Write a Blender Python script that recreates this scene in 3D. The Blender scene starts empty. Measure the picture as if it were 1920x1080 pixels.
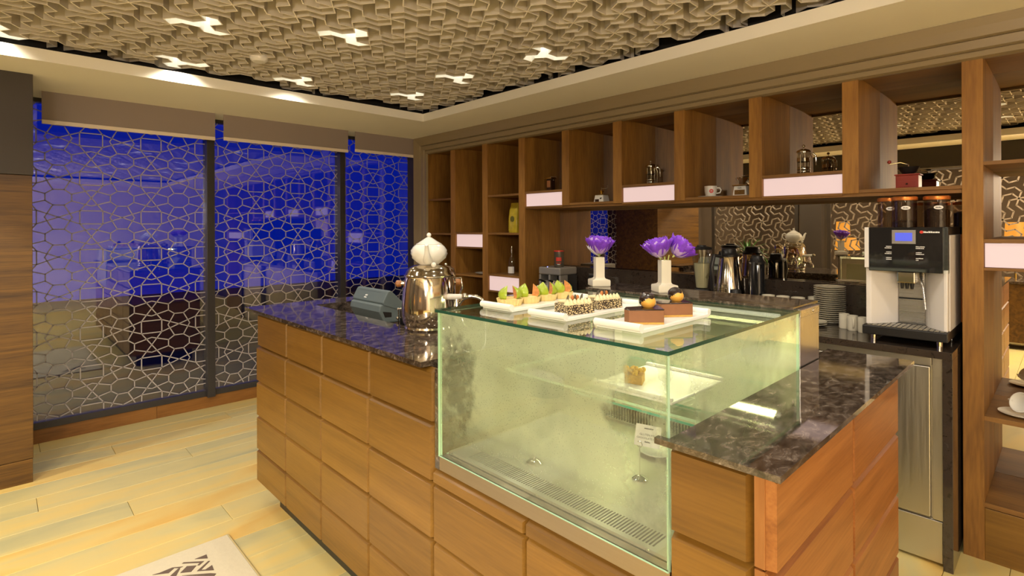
import bpy, math, random
from mathutils import Vector, Matrix, noise
random.seed(7)
SC = bpy.context.scene
COL = SC.collection
PI = math.pi
# ------------------------------------------------------------------ camera
F_PX, YAW, YH, ROLL, CH = 1008.156, 46.1773, 425.6634, -0.22714, 1.42
cam = bpy.data.cameras.new('camera')
cam.sensor_width = 36.0
cam.lens = F_PX / 1920 * 36
cam.shift_y = -(540 - YH) / 1920
cam.clip_start = 0.02
camo = bpy.data.objects.new('camera', cam)
camo.matrix_world = (Matrix.Translation((0, 0, CH)) @ Matrix.Rotation(math.radians(YAW), 4, 'Z')
                     @ Matrix.Rotation(PI / 2, 4, 'X') @ Matrix.Rotation(math.radians(ROLL), 4, 'Z'))
COL.objects.link(camo)
SC.camera = camo
# ------------------------------------------------------------------ world: deep blue dusk
w = bpy.data.worlds.new('dusk')
SC.world = w
w.use_nodes = True
bg = w.node_tree.nodes['Background']
bg.inputs[0].default_value = (0.0012, 0.012, 0.30, 1)
bg.inputs[1].default_value = 0.85
# ------------------------------------------------------------------ exposure
vs = SC.view_settings
vs.view_transform = 'Standard'
vs.look = 'None'
vs.gamma = 1
vs.use_curve_mapping = False
vs.exposure = 0.14
LAMP_W = 12.0          # watts of each recessed ceiling light
LOUNGE_FILL_W = 38.0       # watts of each added lounge fill light
FILL_GLOW = 84.0        # glow of the added fill-light globes
LAMP_COL = (1.0, 0.91, 0.76)

def pix(u, v, z):
    """plan position of a photo pixel on the level z"""
    c, s = math.cos(math.radians(-ROLL)), math.sin(math.radians(-ROLL))
    a, b = u - 960, v - 540
    x, y = 960 + c * a - s * b, 540 + s * a + c * b
    ya = math.radians(YAW)
    fx, fy, rx, ry = -math.sin(ya), math.cos(ya), math.cos(ya), math.sin(ya)
    k = (x - 960) / F_PX
    dz = -(y - YH) / F_PX
    t = (z - CH) / dz
    return (t * (fx + k * rx), t * (fy + k * ry))

# ------------------------------------------------------------------ materials
def new_mat(name):
    m = bpy.data.materials.new(name)
    m.use_nodes = True
    nt = m.node_tree
    return m, nt, nt.nodes['Principled BSDF'], nt.nodes['Material Output']

def N(nt, t, **kw):
    n = nt.nodes.new(t)
    for k, v in kw.items():
        setattr(n, k, v)
    return n

def L(nt, a, b):
    nt.links.new(a, b)

def plain(name, col, rough=0.5, metal=0.0, coat=0.0, trans=0.0, sss=0.0, spec=0.5, var=0.0, vscale=20, bump=0.0):
    m, nt, p, o = new_mat(name)
    p.inputs['Base Color'].default_value = (*col, 1)
    p.inputs['Roughness'].default_value = rough
    p.inputs['Metallic'].default_value = metal
    p.inputs['Coat Weight'].default_value = coat
    p.inputs['Coat Roughness'].default_value = 0.05
    p.inputs['Transmission Weight'].default_value = trans
    p.inputs['Specular IOR Level'].default_value = spec
    if sss:
        p.inputs['Subsurface Weight'].default_value = sss
        p.inputs['Subsurface Radius'].default_value = (0.01, 0.006, 0.003)
    if var or bump:
        tc = N(nt, 'ShaderNodeTexCoord')
        ns = N(nt, 'ShaderNodeTexNoise')
        ns.inputs['Scale'].default_value = vscale
        ns.inputs['Detail'].default_value = 5
        L(nt, tc.outputs['Object'], ns.inputs['Vector'])
        if var:
            mx = N(nt, 'ShaderNodeMix', data_type='RGBA')
            mx.inputs['A'].default_value = (*[c * (1 - var) for c in col], 1)
            mx.inputs['B'].default_value = (*[min(1, c * (1 + var)) for c in col], 1)
            L(nt, ns.outputs['Fac'], mx.inputs['Factor'])
            L(nt, mx.outputs['Result'], p.inputs['Base Color'])
        if bump:
            bp = N(nt, 'ShaderNodeBump')
            bp.inputs['Strength'].default_value = bump
            bp.inputs['Distance'].default_value = 0.003
            L(nt, ns.outputs['Fac'], bp.inputs['Height'])
            L(nt, bp.outputs['Normal'], p.inputs['Normal'])
    return m

def ramp(nt, stops):
    r = N(nt, 'ShaderNodeValToRGB')
    els = r.color_ramp.elements
    while len(els) < len(stops):
        els.new(0.5)
    for e, (pos, c) in zip(els, stops):
        e.position = pos
        e.color = (*c, 1)
    return r

def wood(name, stops, axis='X', rough=0.34, scale=7.0, stretch=0.09, coat=0.12, spread=0.25):
    """wood grain running along the object's own axis; every object gets its own cut of it"""
    m, nt, p, o = new_mat(name)
    tc = N(nt, 'ShaderNodeTexCoord')
    oi = N(nt, 'ShaderNodeObjectInfo')
    mul = N(nt, 'ShaderNodeVectorMath', operation='SCALE')
    mul.inputs[0].default_value = (13.1, 7.7, 19.3)
    L(nt, oi.outputs['Random'], mul.inputs['Scale'])
    add = N(nt, 'ShaderNodeVectorMath', operation='ADD')
    L(nt, tc.outputs['Object'], add.inputs[0])
    L(nt, mul.outputs['Vector'], add.inputs[1])
    mp = N(nt, 'ShaderNodeMapping')
    sc = [1.0, 1.0, 1.0]
    sc['XYZ'.index(axis)] = stretch
    mp.inputs['Scale'].default_value = sc
    L(nt, add.outputs['Vector'], mp.inputs['Vector'])
    n1 = N(nt, 'ShaderNodeTexNoise')
    n1.inputs['Scale'].default_value = scale
    n1.inputs['Detail'].default_value = 6
    n1.inputs['Distortion'].default_value = 0.9
    L(nt, mp.outputs['Vector'], n1.inputs['Vector'])
    n2 = N(nt, 'ShaderNodeTexNoise')
    n2.inputs['Scale'].default_value = scale * 14
    n2.inputs['Detail'].default_value = 3
    L(nt, mp.outputs['Vector'], n2.inputs['Vector'])
    mx = N(nt, 'ShaderNodeMix')
    mx.inputs['Factor'].default_value = 0.33
    L(nt, n1.outputs['Fac'], mx.inputs['A'])
    L(nt, n2.outputs['Fac'], mx.inputs['B'])
    r = ramp(nt, stops)
    L(nt, mx.outputs['Result'], r.inputs['Fac'])
    hs = N(nt, 'ShaderNodeHueSaturation')
    mr = N(nt, 'ShaderNodeMapRange')
    mr.inputs['To Min'].default_value = 1 - spread
    mr.inputs['To Max'].default_value = 1 + spread
    L(nt, oi.outputs['Random'], mr.inputs['Value'])
    L(nt, mr.outputs['Result'], hs.inputs['Value'])
    L(nt, r.outputs['Color'], hs.inputs['Color'])
    L(nt, hs.outputs['Color'], p.inputs['Base Color'])
    p.inputs['Roughness'].default_value = rough
    p.inputs['Coat Weight'].default_value = coat
    p.inputs['Coat Roughness'].default_value = 0.2
    bp = N(nt, 'ShaderNodeBump')
    bp.inputs['Strength'].default_value = 0.08
    bp.inputs['Distance'].default_value = 0.002
    L(nt, mx.outputs['Result'], bp.inputs['Height'])
    L(nt, bp.outputs['Normal'], p.inputs['Normal'])
    return m

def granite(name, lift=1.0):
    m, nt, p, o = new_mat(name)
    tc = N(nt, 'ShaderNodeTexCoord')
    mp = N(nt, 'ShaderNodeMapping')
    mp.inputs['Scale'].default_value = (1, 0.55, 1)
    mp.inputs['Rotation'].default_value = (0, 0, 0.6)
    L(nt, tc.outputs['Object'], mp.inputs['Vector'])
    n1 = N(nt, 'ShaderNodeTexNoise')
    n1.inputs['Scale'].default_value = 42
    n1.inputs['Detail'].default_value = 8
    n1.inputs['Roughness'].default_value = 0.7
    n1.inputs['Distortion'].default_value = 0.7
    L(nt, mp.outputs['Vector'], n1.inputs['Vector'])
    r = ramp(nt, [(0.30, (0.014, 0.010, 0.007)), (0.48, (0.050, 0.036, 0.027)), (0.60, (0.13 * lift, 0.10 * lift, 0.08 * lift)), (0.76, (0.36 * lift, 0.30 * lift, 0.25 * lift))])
    L(nt, n1.outputs['Fac'], r.inputs['Fac'])
    L(nt, r.outputs['Color'], p.inputs['Base Color'])
    p.inputs['Roughness'].default_value = 0.05
    p.inputs['IOR'].default_value = 1.75
    return m

def facing_fac(nt, r0, power=5.0):
    lw = N(nt, 'ShaderNodeLayerWeight')
    lw.inputs['Blend'].default_value = 0.5
    pw = N(nt, 'ShaderNodeMath', operation='POWER')
    pw.inputs[1].default_value = power
    L(nt, lw.outputs['Facing'], pw.inputs[0])
    ma = N(nt, 'ShaderNodeMath', operation='MULTIPLY_ADD')
    ma.inputs[1].default_value = 1 - r0
    ma.inputs[2].default_value = r0
    L(nt, pw.outputs[0], ma.inputs[0])
    return ma.outputs[0]

def glass(name, tint=(0.97, 0.99, 0.98), r0=0.045, rough=0.0):
    m, nt, p, o = new_mat(name)
    nt.nodes.remove(p)
    tr = N(nt, 'ShaderNodeBsdfTransparent')
    tr.inputs['Color'].default_value = (*tint, 1)
    gl = N(nt, 'ShaderNodeBsdfGlossy')
    gl.inputs['Roughness'].default_value = rough
    gl.inputs['Color'].default_value = (1, 1, 1, 1)
    mx = N(nt, 'ShaderNodeMixShader')
    L(nt, facing_fac(nt, r0), mx.inputs[0])
    L(nt, tr.outputs[0], mx.inputs[1])
    L(nt, gl.outputs[0], mx.inputs[2])
    L(nt, mx.outputs[0], o.inputs['Surface'])
    return m

def fogged_glass(name, lo, hi, fmin, fmax, scale=3.2, seed=0.0, stretch=(1, 1, 1), zlo=0.74, zhi=0.90, patches=()):
    """clear pane carrying a film of condensation with wiped and dripping patches"""
    m, nt, p, o = new_mat(name)
    nt.nodes.remove(p)
    tr = N(nt, 'ShaderNodeBsdfTransparent')
    tr.inputs['Color'].default_value = (0.97, 0.99, 0.97, 1)
    gl = N(nt, 'ShaderNodeBsdfGlossy')
    gl.inputs['Roughness'].default_value = 0.0
    g1 = N(nt, 'ShaderNodeMixShader')
    L(nt, facing_fac(nt, 0.05), g1.inputs[0])
    L(nt, tr.outputs[0], g1.inputs[1])
    L(nt, gl.outputs[0], g1.inputs[2])
    tl = N(nt, 'ShaderNodeBsdfTranslucent')
    tl.inputs['Color'].default_value = (0.90, 0.91, 0.72, 1)
    df = N(nt, 'ShaderNodeBsdfDiffuse')
    df.inputs['Color'].default_value = (0.42, 0.44, 0.33, 1)
    g2 = N(nt, 'ShaderNodeMixShader')
    g2.inputs[0].default_value = 0.35
    L(nt, tl.outputs[0], g2.inputs[1])
    L(nt, df.outputs[0], g2.inputs[2])
    tc = N(nt, 'ShaderNodeTexCoord')
    mp = N(nt, 'ShaderNodeMapping')
    mp.inputs['Location'].default_value = (seed, seed * 0.37, seed * 1.3)
    mp.inputs['Scale'].default_value = stretch
    L(nt, tc.outputs['Object'], mp.inputs['Vector'])
    n1 = N(nt, 'ShaderNodeTexNoise')
    n1.inputs['Scale'].default_value = scale
    n1.inputs['Detail'].default_value = 3
    n1.inputs['Distortion'].default_value = 0.6
    L(nt, mp.outputs['Vector'], n1.inputs['Vector'])
    mr = N(nt, 'ShaderNodeMapRange', interpolation_type='SMOOTHSTEP')
    mr.inputs['From Min'].default_value = lo
    mr.inputs['From Max'].default_value = hi
    mr.inputs['To Min'].default_value = fmin
    mr.inputs['To Max'].default_value = fmax
    L(nt, n1.outputs['Fac'], mr.inputs['Value'])
    # fine droplets: small clear specks
    vo = N(nt, 'ShaderNodeTexVoronoi')
    vo.inputs['Scale'].default_value = 190
    L(nt, tc.outputs['Object'], vo.inputs['Vector'])
    dr = N(nt, 'ShaderNodeMapRange')
    dr.inputs['From Min'].default_value = 0.10
    dr.inputs['From Max'].default_value = 0.24
    dr.inputs['To Min'].default_value = 0.45
    dr.inputs['To Max'].default_value = 1.0
    L(nt, vo.outputs['Distance'], dr.inputs['Value'])
    mu = N(nt, 'ShaderNodeMath', operation='MULTIPLY')
    L(nt, mr.outputs['Result'], mu.inputs[0])
    L(nt, dr.outputs['Result'], mu.inputs[1])
    # the film thins out towards the bottom vent, and a few patches have run clear
    sx = N(nt, 'ShaderNodeSeparateXYZ')
    L(nt, tc.outputs['Object'], sx.inputs[0])
    zr = N(nt, 'ShaderNodeMapRange', interpolation_type='SMOOTHSTEP')
    zr.inputs['From Min'].default_value = zlo
    zr.inputs['From Max'].default_value = zhi
    zr.inputs['To Min'].default_value = 0.22
    L(nt, sx.outputs['Z'], zr.inputs['Value'])
    last = N(nt, 'ShaderNodeMath', operation='MULTIPLY')
    L(nt, mu.outputs[0], last.inputs[0])
    L(nt, zr.outputs['Result'], last.inputs[1])
    wob = N(nt, 'ShaderNodeTexNoise')
    wob.inputs['Scale'].default_value = 30
    wob.inputs['Detail'].default_value = 6
    L(nt, tc.outputs['Object'], wob.inputs['Vector'])
    for (pc, pr, keep) in patches:
        dv = N(nt, 'ShaderNodeVectorMath', operation='SUBTRACT')
        dv.inputs[1].default_value = pc
        L(nt, tc.outputs['Object'], dv.inputs[0])
        ds = N(nt, 'ShaderNodeVectorMath', operation='MULTIPLY')
        ds.inputs[1].default_value = tuple(1 / q for q in pr)
        L(nt, dv.outputs['Vector'], ds.inputs[0])
        le = N(nt, 'ShaderNodeVectorMath', operation='LENGTH')
        L(nt, ds.outputs['Vector'], le.inputs[0])
        ad = N(nt, 'ShaderNodeMath', operation='ADD')
        L(nt, le.outputs['Value'], ad.inputs[0])
        wm = N(nt, 'ShaderNodeMath', operation='MULTIPLY')
        wm.inputs[1].default_value = 1.7
        L(nt, wob.outputs['Fac'], wm.inputs[0])
        L(nt, wm.outputs[0], ad.inputs[1])
        pm = N(nt, 'ShaderNodeMapRange', interpolation_type='SMOOTHSTEP')
        pm.inputs['From Min'].default_value = 1.25
        pm.inputs['From Max'].default_value = 2.1
        pm.inputs['To Min'].default_value = keep
        L(nt, ad.outputs[0], pm.inputs['Value'])
        nx = N(nt, 'ShaderNodeMath', operation='MULTIPLY')
        L(nt, last.outputs[0], nx.inputs[0])
        L(nt, pm.outputs['Result'], nx.inputs[1])
        last = nx
    mu = last
    g3 = N(nt, 'ShaderNodeMixShader')
    L(nt, mu.outputs[0], g3.inputs[0])
    L(nt, g1.outputs[0], g3.inputs[1])
    L(nt, g2.outputs[0], g3.inputs[2])
    L(nt, g3.outputs[0], o.inputs['Surface'])
    return m

def emit(name, col, strength):
    m, nt, p, o = new_mat(name)
    p.inputs['Base Color'].default_value = (0.8, 0.8, 0.8, 1)
    p.inputs['Emission Color'].default_value = (*col, 1)
    p.inputs['Emission Strength'].default_value = strength
    return m

def steel(name, col=(0.62, 0.60, 0.56), rough=0.28, brush='X'):
    m, nt, p, o = new_mat(name)
    tc = N(nt, 'ShaderNodeTexCoord')
    mp = N(nt, 'ShaderNodeMapping')
    s = [60.0, 60.0, 60.0]
    s['XYZ'.index(brush)] = 1.0
    mp.inputs['Scale'].default_value = s
    L(nt, tc.outputs['Object'], mp.inputs['Vector'])
    ns = N(nt, 'ShaderNodeTexNoise')
    ns.inputs['Scale'].default_value = 4
    L(nt, mp.outputs['Vector'], ns.inputs['Vector'])
    mr = N(nt, 'ShaderNodeMapRange')
    mr.inputs['To Min'].default_value = rough * 0.75
    mr.inputs['To Max'].default_value = rough * 1.3
    L(nt, ns.outputs['Fac'], mr.inputs['Value'])
    L(nt, mr.outputs['Result'], p.inputs['Roughness'])
    p.inputs['Base Color'].default_value = (*col, 1)
    p.inputs['Metallic'].default_value = 1
    return m

def voro_bits(name, dark, light, scale, thr, rough=0.5):
    m, nt, p, o = new_mat(name)
    tc = N(nt, 'ShaderNodeTexCoord')
    mp = N(nt, 'ShaderNodeMapping')
    mp.inputs['Scale'].default_value = (1, 1, 2.2)
    mp.inputs['Rotation'].default_value = (0.3, 0.4, 0.2)
    L(nt, tc.outputs['Object'], mp.inputs['Vector'])
    vo = N(nt, 'ShaderNodeTexVoronoi', feature='DISTANCE_TO_EDGE')
    vo.inputs['Scale'].default_value = scale
    L(nt, mp.outputs['Vector'], vo.inputs['Vector'])
    r = ramp(nt, [(thr, dark), (thr + 0.04, light)])
    L(nt, vo.outputs['Distance'], r.inputs['Fac'])
    L(nt, r.outputs['Color'], p.inputs['Base Color'])
    p.inputs['Roughness'].default_value = rough
    return m

M = {}
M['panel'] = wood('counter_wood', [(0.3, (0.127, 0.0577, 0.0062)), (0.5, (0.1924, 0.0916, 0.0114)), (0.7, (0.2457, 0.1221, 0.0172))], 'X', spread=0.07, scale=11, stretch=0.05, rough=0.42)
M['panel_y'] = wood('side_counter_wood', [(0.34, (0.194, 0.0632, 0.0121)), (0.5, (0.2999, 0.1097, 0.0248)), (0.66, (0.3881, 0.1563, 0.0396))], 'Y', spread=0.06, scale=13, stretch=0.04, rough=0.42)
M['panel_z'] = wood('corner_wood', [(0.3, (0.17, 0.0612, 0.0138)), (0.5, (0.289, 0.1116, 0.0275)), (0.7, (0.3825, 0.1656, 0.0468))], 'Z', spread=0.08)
M['carcass'] = plain('carcass_dark_wood', (0.05, 0.026, 0.010), 0.6)
M['shelfwood'] = wood('shelf_walnut', [(0.32, (0.1582, 0.0665, 0.0094)), (0.5, (0.2818, 0.1283, 0.0209)), (0.68, (0.3987, 0.1925, 0.0346))], 'Z', spread=0.06, rough=0.58, coat=0.0)
M['shelfwood_x'] = wood('shelf_board_walnut', [(0.32, (0.126, 0.0556, 0.0101)), (0.5, (0.216, 0.0998, 0.0202)), (0.68, (0.3, 0.1449, 0.0317))], 'X', spread=0.06, rough=0.58, coat=0.0)
M['pillarwood'] = wood('pillar_wood', [(0.36, (0.0491, 0.0204, 0.002)), (0.5, (0.1098, 0.0487, 0.0047)), (0.64, (0.1618, 0.0766, 0.0087))], 'Y', scale=24, stretch=0.03, spread=0.05, rough=0.5, coat=0.0)
M['skirting'] = wood('skirting_wood', [(0.3, (0.126, 0.044, 0.0084)), (0.5, (0.243, 0.1, 0.021)), (0.7, (0.324, 0.144, 0.036))], 'Y', spread=0.12)
M['granite'] = granite('polished_dark_granite')
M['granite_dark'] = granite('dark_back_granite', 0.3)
M['cornice'] = plain('taupe_cornice', (0.27, 0.205, 0.115), 0.38, coat=0.1)
M['soffit'] = plain('cream_plaster', (0.91, 0.86, 0.75), 0.75, var=0.02, vscale=3)
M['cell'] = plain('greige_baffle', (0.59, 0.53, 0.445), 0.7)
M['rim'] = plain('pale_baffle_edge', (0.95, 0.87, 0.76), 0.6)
M['void'] = plain('ceiling_void_black', (0.012, 0.010, 0.008), 0.9)
M['dark_panel'] = plain('dark_brown_panel', (0.040, 0.030, 0.022), 0.55)
M['frame'] = plain('charcoal_window_frame', (0.045, 0.042, 0.045), 0.35, metal=0.3)
M['film'] = plain('pale_window_film', (0.42, 0.39, 0.38), 0.7)
M['winglass'] = glass('window_glass', (0.90, 0.93, 0.98), r0=0.10)
M['blind'] = plain('taupe_blind_fabric', (0.27, 0.215, 0.185), 0.85)
M['blindbar'] = plain('pale_blind_bar', (0.72, 0.62, 0.50), 0.5)
M['outside'] = plain('dark_terrace', (0.035, 0.035, 0.04), 0.9)
M['mirror'] = plain('bronze_mirror', (0.72, 0.64, 0.51), 0.0, metal=1.0)
M['lightbox'] = emit('pinkish_light_panel', (1.0, 0.70, 0.66), 0.64)
M['lightbox'].node_tree.nodes['Principled BSDF'].inputs['Base Color'].default_value = (0.25, 0.22, 0.2, 1)
M['steel'] = steel('brushed_steel')
M['steel_z'] = steel('brushed_steel_upright', brush='Z', rough=0.3)
M['case_floor'] = plain('satin_case_steel', (0.60, 0.58, 0.48), 0.42, metal=0.85)
M['strip'] = steel('brown_satin_steel', (0.40, 0.33, 0.25), 0.4)
M['fridge'] = steel('fridge_steel', (0.66, 0.63, 0.55), 0.33, 'Z')
M['chrome'] = plain('polished_chrome', (0.82, 0.79, 0.73), 0.06, metal=1.0)
M['urn'] = plain('polished_urn_steel', (0.74, 0.67, 0.57), 0.09, metal=1.0)
M['gold'] = plain('brass', (0.85, 0.62, 0.20), 0.25, metal=1.0)
M['porcelain'] = plain('white_porcelain', (0.83, 0.81, 0.74), 0.12, coat=0.4)
M['cream_ceramic'] = plain('cream_ceramic', (0.74, 0.69, 0.55), 0.2, coat=0.3)
M['tray'] = plain('white_tray_ceramic', (0.86, 0.85, 0.80), 0.25)
M['clear'] = glass('case_glass', (0.96, 0.99, 0.97), r0=0.05)
M['edge'] = plain('green_glass_edge', (0.018, 0.075, 0.052), 0.15)
M['edge_pale'] = plain('pale_green_glass_edge', (0.50, 0.75, 0.55), 0.2)
M['teal'] = plain('teal_glass_edge', (0.05, 0.62, 0.48), 0.2)
M['fog_front'] = fogged_glass('fogged_front_glass', 0.28, 0.60, 0.30, 0.80, 2.6, 3.3, (1, 1, 1.2), 0.735, 0.93, [((-1.245, 0.97, 0.965), (0.085, 1, 0.15), 0.35), ((-0.615, 0.97, 0.93), (0.055, 1, 0.15), 0.12), ((-0.665, 0.97, 1.015), (0.060, 1, 0.05), 0.25), ((-0.625, 0.97, 1.10), (0.055, 1, 0.07), 0.25)])
M['fog_side'] = fogged_glass('fogged_side_glass', 0.32, 0.60, 0.25, 0.66, 3.0, 1.1, (1, 1, 1.2), 0.80, 1.0, [((-0.56, 1.02, 1.08), (1, 0.06, 0.10), 0.4), ((-0.56, 1.62, 1.13), (1, 0.2, 0.035), 0.4)])
M['black'] = plain('black_plastic', (0.015, 0.014, 0.014), 0.35)
M['blackgloss'] = plain('black_gloss', (0.012, 0.012, 0.013), 0.05, coat=0.5)
M['grey'] = plain('slate_grey_plastic', (0.125, 0.16, 0.165), 0.42)
M['greylight'] = plain('silver_plastic', (0.33, 0.31, 0.28), 0.35, metal=0.4)
M['white'] = plain('white_plastic', (0.80, 0.76, 0.72), 0.35)
M['text_white'] = plain('white_print', (0.85, 0.85, 0.82), 0.5)
M['text_dark'] = plain('dark_print', (0.03, 0.03, 0.03), 0.6)
M['red'] = plain('red_print', (0.62, 0.035, 0.02), 0.4)
M['orange'] = plain('orange_plastic', (0.75, 0.18, 0.02), 0.35)
M['copper'] = plain('copper_lid', (0.80, 0.26, 0.06), 0.3, metal=0.7)
M['screen'] = emit('blue_screen', (0.13, 0.17, 1.0), 0.75)
M['case_led'] = emit('case_led', (1.0, 0.95, 0.60), 1.1)
M['case_white'] = plain('white_case_lining', (0.80, 0.80, 0.68), 0.35)
M['frost'] = plain('frosted_door', (0.62, 0.68, 0.52), 0.35, trans=0.0)
M['cell_light'] = emit('ceiling_light_diffuser', (1.0, 0.96, 0.84), 1.9)
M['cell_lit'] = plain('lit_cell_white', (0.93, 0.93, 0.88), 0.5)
M['lampshade'] = emit('amber_lampshade', (1.0, 0.42, 0.05), 0.8)
for k_, c_ in (('screen', (0.01, 0.01, 0.03, 1)), ('lampshade', (0.25, 0.12, 0.02, 1))):
    M[k_].node_tree.nodes['Principled BSDF'].inputs['Base Color'].default_value = c_
M['lounge_wall'] = plain('dark_lounge_wall', (0.075, 0.052, 0.034), 0.8)
M['screenwood'] = plain('taupe_lattice', (0.20, 0.155, 0.11), 0.6)
M['wall_pale'] = plain('pale_wall', (0.74, 0.66, 0.56), 0.8)
M['leaf'] = plain('green_leaf', (0.055, 0.16, 0.03), 0.4, var=0.4, vscale=12)
M['rug'] = plain('cream_rug', (0.56, 0.50, 0.36), 0.95, var=0.05, vscale=60, bump=0.4)
M['rug_edge'] = plain('olive_rug_binding', (0.50, 0.40, 0.18), 0.9)
M['rug_dark'] = plain('brown_rug_pile', (0.115, 0.078, 0.058), 0.95)
M['pot'] = plain('dark_pot', (0.05, 0.04, 0.03), 0.5)

# floor planks: pale yellow to grey-green, every board a little different
def plank_mat():
    m, nt, p, o = new_mat('pale_oak_plank')
    tc = N(nt, 'ShaderNodeTexCoord')
    oi = N(nt, 'ShaderNodeObjectInfo')
    sc = N(nt, 'ShaderNodeVectorMath', operation='SCALE')
    sc.inputs[0].default_value = (31, 17, 5)
    L(nt, oi.outputs['Random'], sc.inputs['Scale'])
    ad = N(nt, 'ShaderNodeVectorMath', operation='ADD')
    L(nt, tc.outputs['Object'], ad.inputs[0])
    L(nt, sc.outputs['Vector'], ad.inputs[1])
    mp = N(nt, 'ShaderNodeMapping')
    mp.inputs['Scale'].default_value = (1, 0.22, 1)
    L(nt, ad.outputs['Vector'], mp.inputs['Vector'])
    n1 = N(nt, 'ShaderNodeTexNoise')
    n1.inputs['Scale'].default_value = 5
    n1.inputs['Detail'].default_value = 5
    n1.inputs['Distortion'].default_value = 0.8
    L(nt, mp.outputs['Vector'], n1.inputs['Vector'])
    ma = N(nt, 'ShaderNodeMath', operation='MULTIPLY_ADD')
    ma.inputs[1].default_value = 0.24
    L(nt, oi.outputs['Random'], ma.inputs[0])
    mb = N(nt, 'ShaderNodeMath', operation='SUBTRACT')
    mb.inputs[1].default_value = 0.12
    L(nt, n1.outputs['Fac'], mb.inputs[0])
    L(nt, mb.outputs[0], ma.inputs[2])
    r = ramp(nt, [(0.22, (0.41, 0.38, 0.20)), (0.42, (0.56, 0.47, 0.205)), (0.60, (0.65, 0.48, 0.16)), (0.80, (0.62, 0.38, 0.09))])
    L(nt, ma.outputs[0], r.inputs['Fac'])
    L(nt, r.outputs['Color'], p.inputs['Base Color'])
    p.inputs['Roughness'].default_value = 0.42
    return m
M['plank'] = plank_mat()

# ------------------------------------------------------------------ mesh builder
class MB:
    def __init__(s):
        s.v, s.f, s.mi = [], [], []
    def add(s, vs_, fs, mi=0):
        b = len(s.v)
        s.v += [tuple(x) for x in vs_]
        s.f += [tuple(b + i for i in f) for f in fs]
        s.mi += [mi] * len(fs)
        return s
    def box(s, x0, y0, z0, x1, y1, z1, mi=0):
        v = [(x0, y0, z0), (x1, y0, z0), (x1, y1, z0), (x0, y1, z0), (x0, y0, z1), (x1, y0, z1), (x1, y1, z1), (x0, y1, z1)]
        return s.add(v, [(0, 3, 2, 1), (4, 5, 6, 7), (0, 1, 5, 4), (1, 2, 6, 5), (2, 3, 7, 6), (3, 0, 4, 7)], mi)
    def prism(s, poly, z0, z1, mi=0, fn=None):
        """poly CCW in xy; fn maps (x,y,z)"""
        n = len(poly)
        fn = fn or (lambda x, y, z: (x, y, z))
        v = [fn(x, y, z0) for x, y in poly] + [fn(x, y, z1) for x, y in poly]
        fs = [tuple(reversed(range(n))), tuple(range(n, 2 * n))] + [(i, (i + 1) % n, n + (i + 1) % n, n + i) for i in range(n)]
        return s.add(v, fs, mi)
    def lathe(s, prof, c=(0, 0, 0), n=28, mi=0, mod=None, caps=True):
        v, fs = [], []
        for k, (r, z) in enumerate(prof):
            for i in range(n):
                a = 2 * PI * i / n
                rr = r * (mod(a, z) if mod else 1)
                v.append((c[0] + rr * math.cos(a), c[1] + rr * math.sin(a), c[2] + z))
        for k in range(len(prof) - 1):
            for i in range(n):
                j = (i + 1) % n
                fs.append((k * n + i, k * n + j, (k + 1) * n + j, (k + 1) * n + i))
        if caps:
            if prof[0][0] > 1e-6:
                fs.append(tuple(reversed(range(n))))
            if prof[-1][0] > 1e-6:
                fs.append(tuple(range((len(prof) - 1) * n, len(prof) * n)))
        return s.add(v, fs, mi)
    def tube(s, pts, r, n=8, mi=0, closed=False):
        pts = [Vector(p) for p in pts]
        m = len(pts)
        rs = r if isinstance(r, (list, tuple)) else [r] * m
        v, fs = [], []
        up = None
        for k, p in enumerate(pts):
            a = pts[k - 1] if (k > 0 or closed) else p
            b = pts[(k + 1) % m] if (k < m - 1 or closed) else p
            t = (b - a)
            if t.length < 1e-9:
                t = Vector((0, 0, 1))
            t.normalize()
            if up is None:
                up = Vector((0, 0, 1)) if abs(t.z) < 0.9 else Vector((1, 0, 0))
            nn = (up - t * up.dot(t)).normalized()
            up = nn
            bb = t.cross(nn)
            for i in range(n):
                an = 2 * PI * i / n
                v.append(p + (nn * math.cos(an) + bb * math.sin(an)) * rs[k])
        for k in range(m if closed else m - 1):
            k2 = (k + 1) % m
            for i in range(n):
                j = (i + 1) % n
                fs.append((k * n + i, k * n + j, k2 * n + j, k2 * n + i))
        if not closed:
            fs.append(tuple(reversed(range(n))))
            fs.append(tuple(range((m - 1) * n, m * n)))
        return s.add(v, fs, mi)
    def ball(s, c, r, n=16, m=10, mi=0):
        rx, ry, rz = r if isinstance(r, (list, tuple)) else (r, r, r)
        v, fs = [], []
        for k in range(m + 1):
            th = PI * k / m
            for i in range(n):
                a = 2 * PI * i / n
                v.append((c[0] + rx * math.sin(th) * math.cos(a), c[1] + ry * math.sin(th) * math.sin(a), c[2] - rz * math.cos(th)))
        for k in range(m):
            for i in range(n):
                j = (i + 1) % n
                fs.append((k * n + i, k * n + j, (k + 1) * n + j, (k + 1) * n + i))
        return s.add(v, fs, mi)
    def mesh(s, name, mats, smooth=None):
        me = bpy.data.meshes.new(name)
        me.from_pydata(s.v, [], s.f)
        for m in (mats if isinstance(mats, (list, tuple)) else [mats]):
            me.materials.append(M[m] if isinstance(m, str) else m)
        if any(s.mi):
            me.polygons.foreach_set('material_index', s.mi)
        me.validate(clean_customdata=False)
        me.update()
        if smooth:
            me.polygons.foreach_set('use_smooth', [True] * len(me.polygons))
            me.set_sharp_from_angle(angle=math.radians(smooth))
        return me
    def build(s, name, mats, parent=None, smooth=None, bevel=0, loc=None, rz=None):
        return link(name, s.mesh(name, mats, smooth), parent, bevel, loc, rz)

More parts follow.
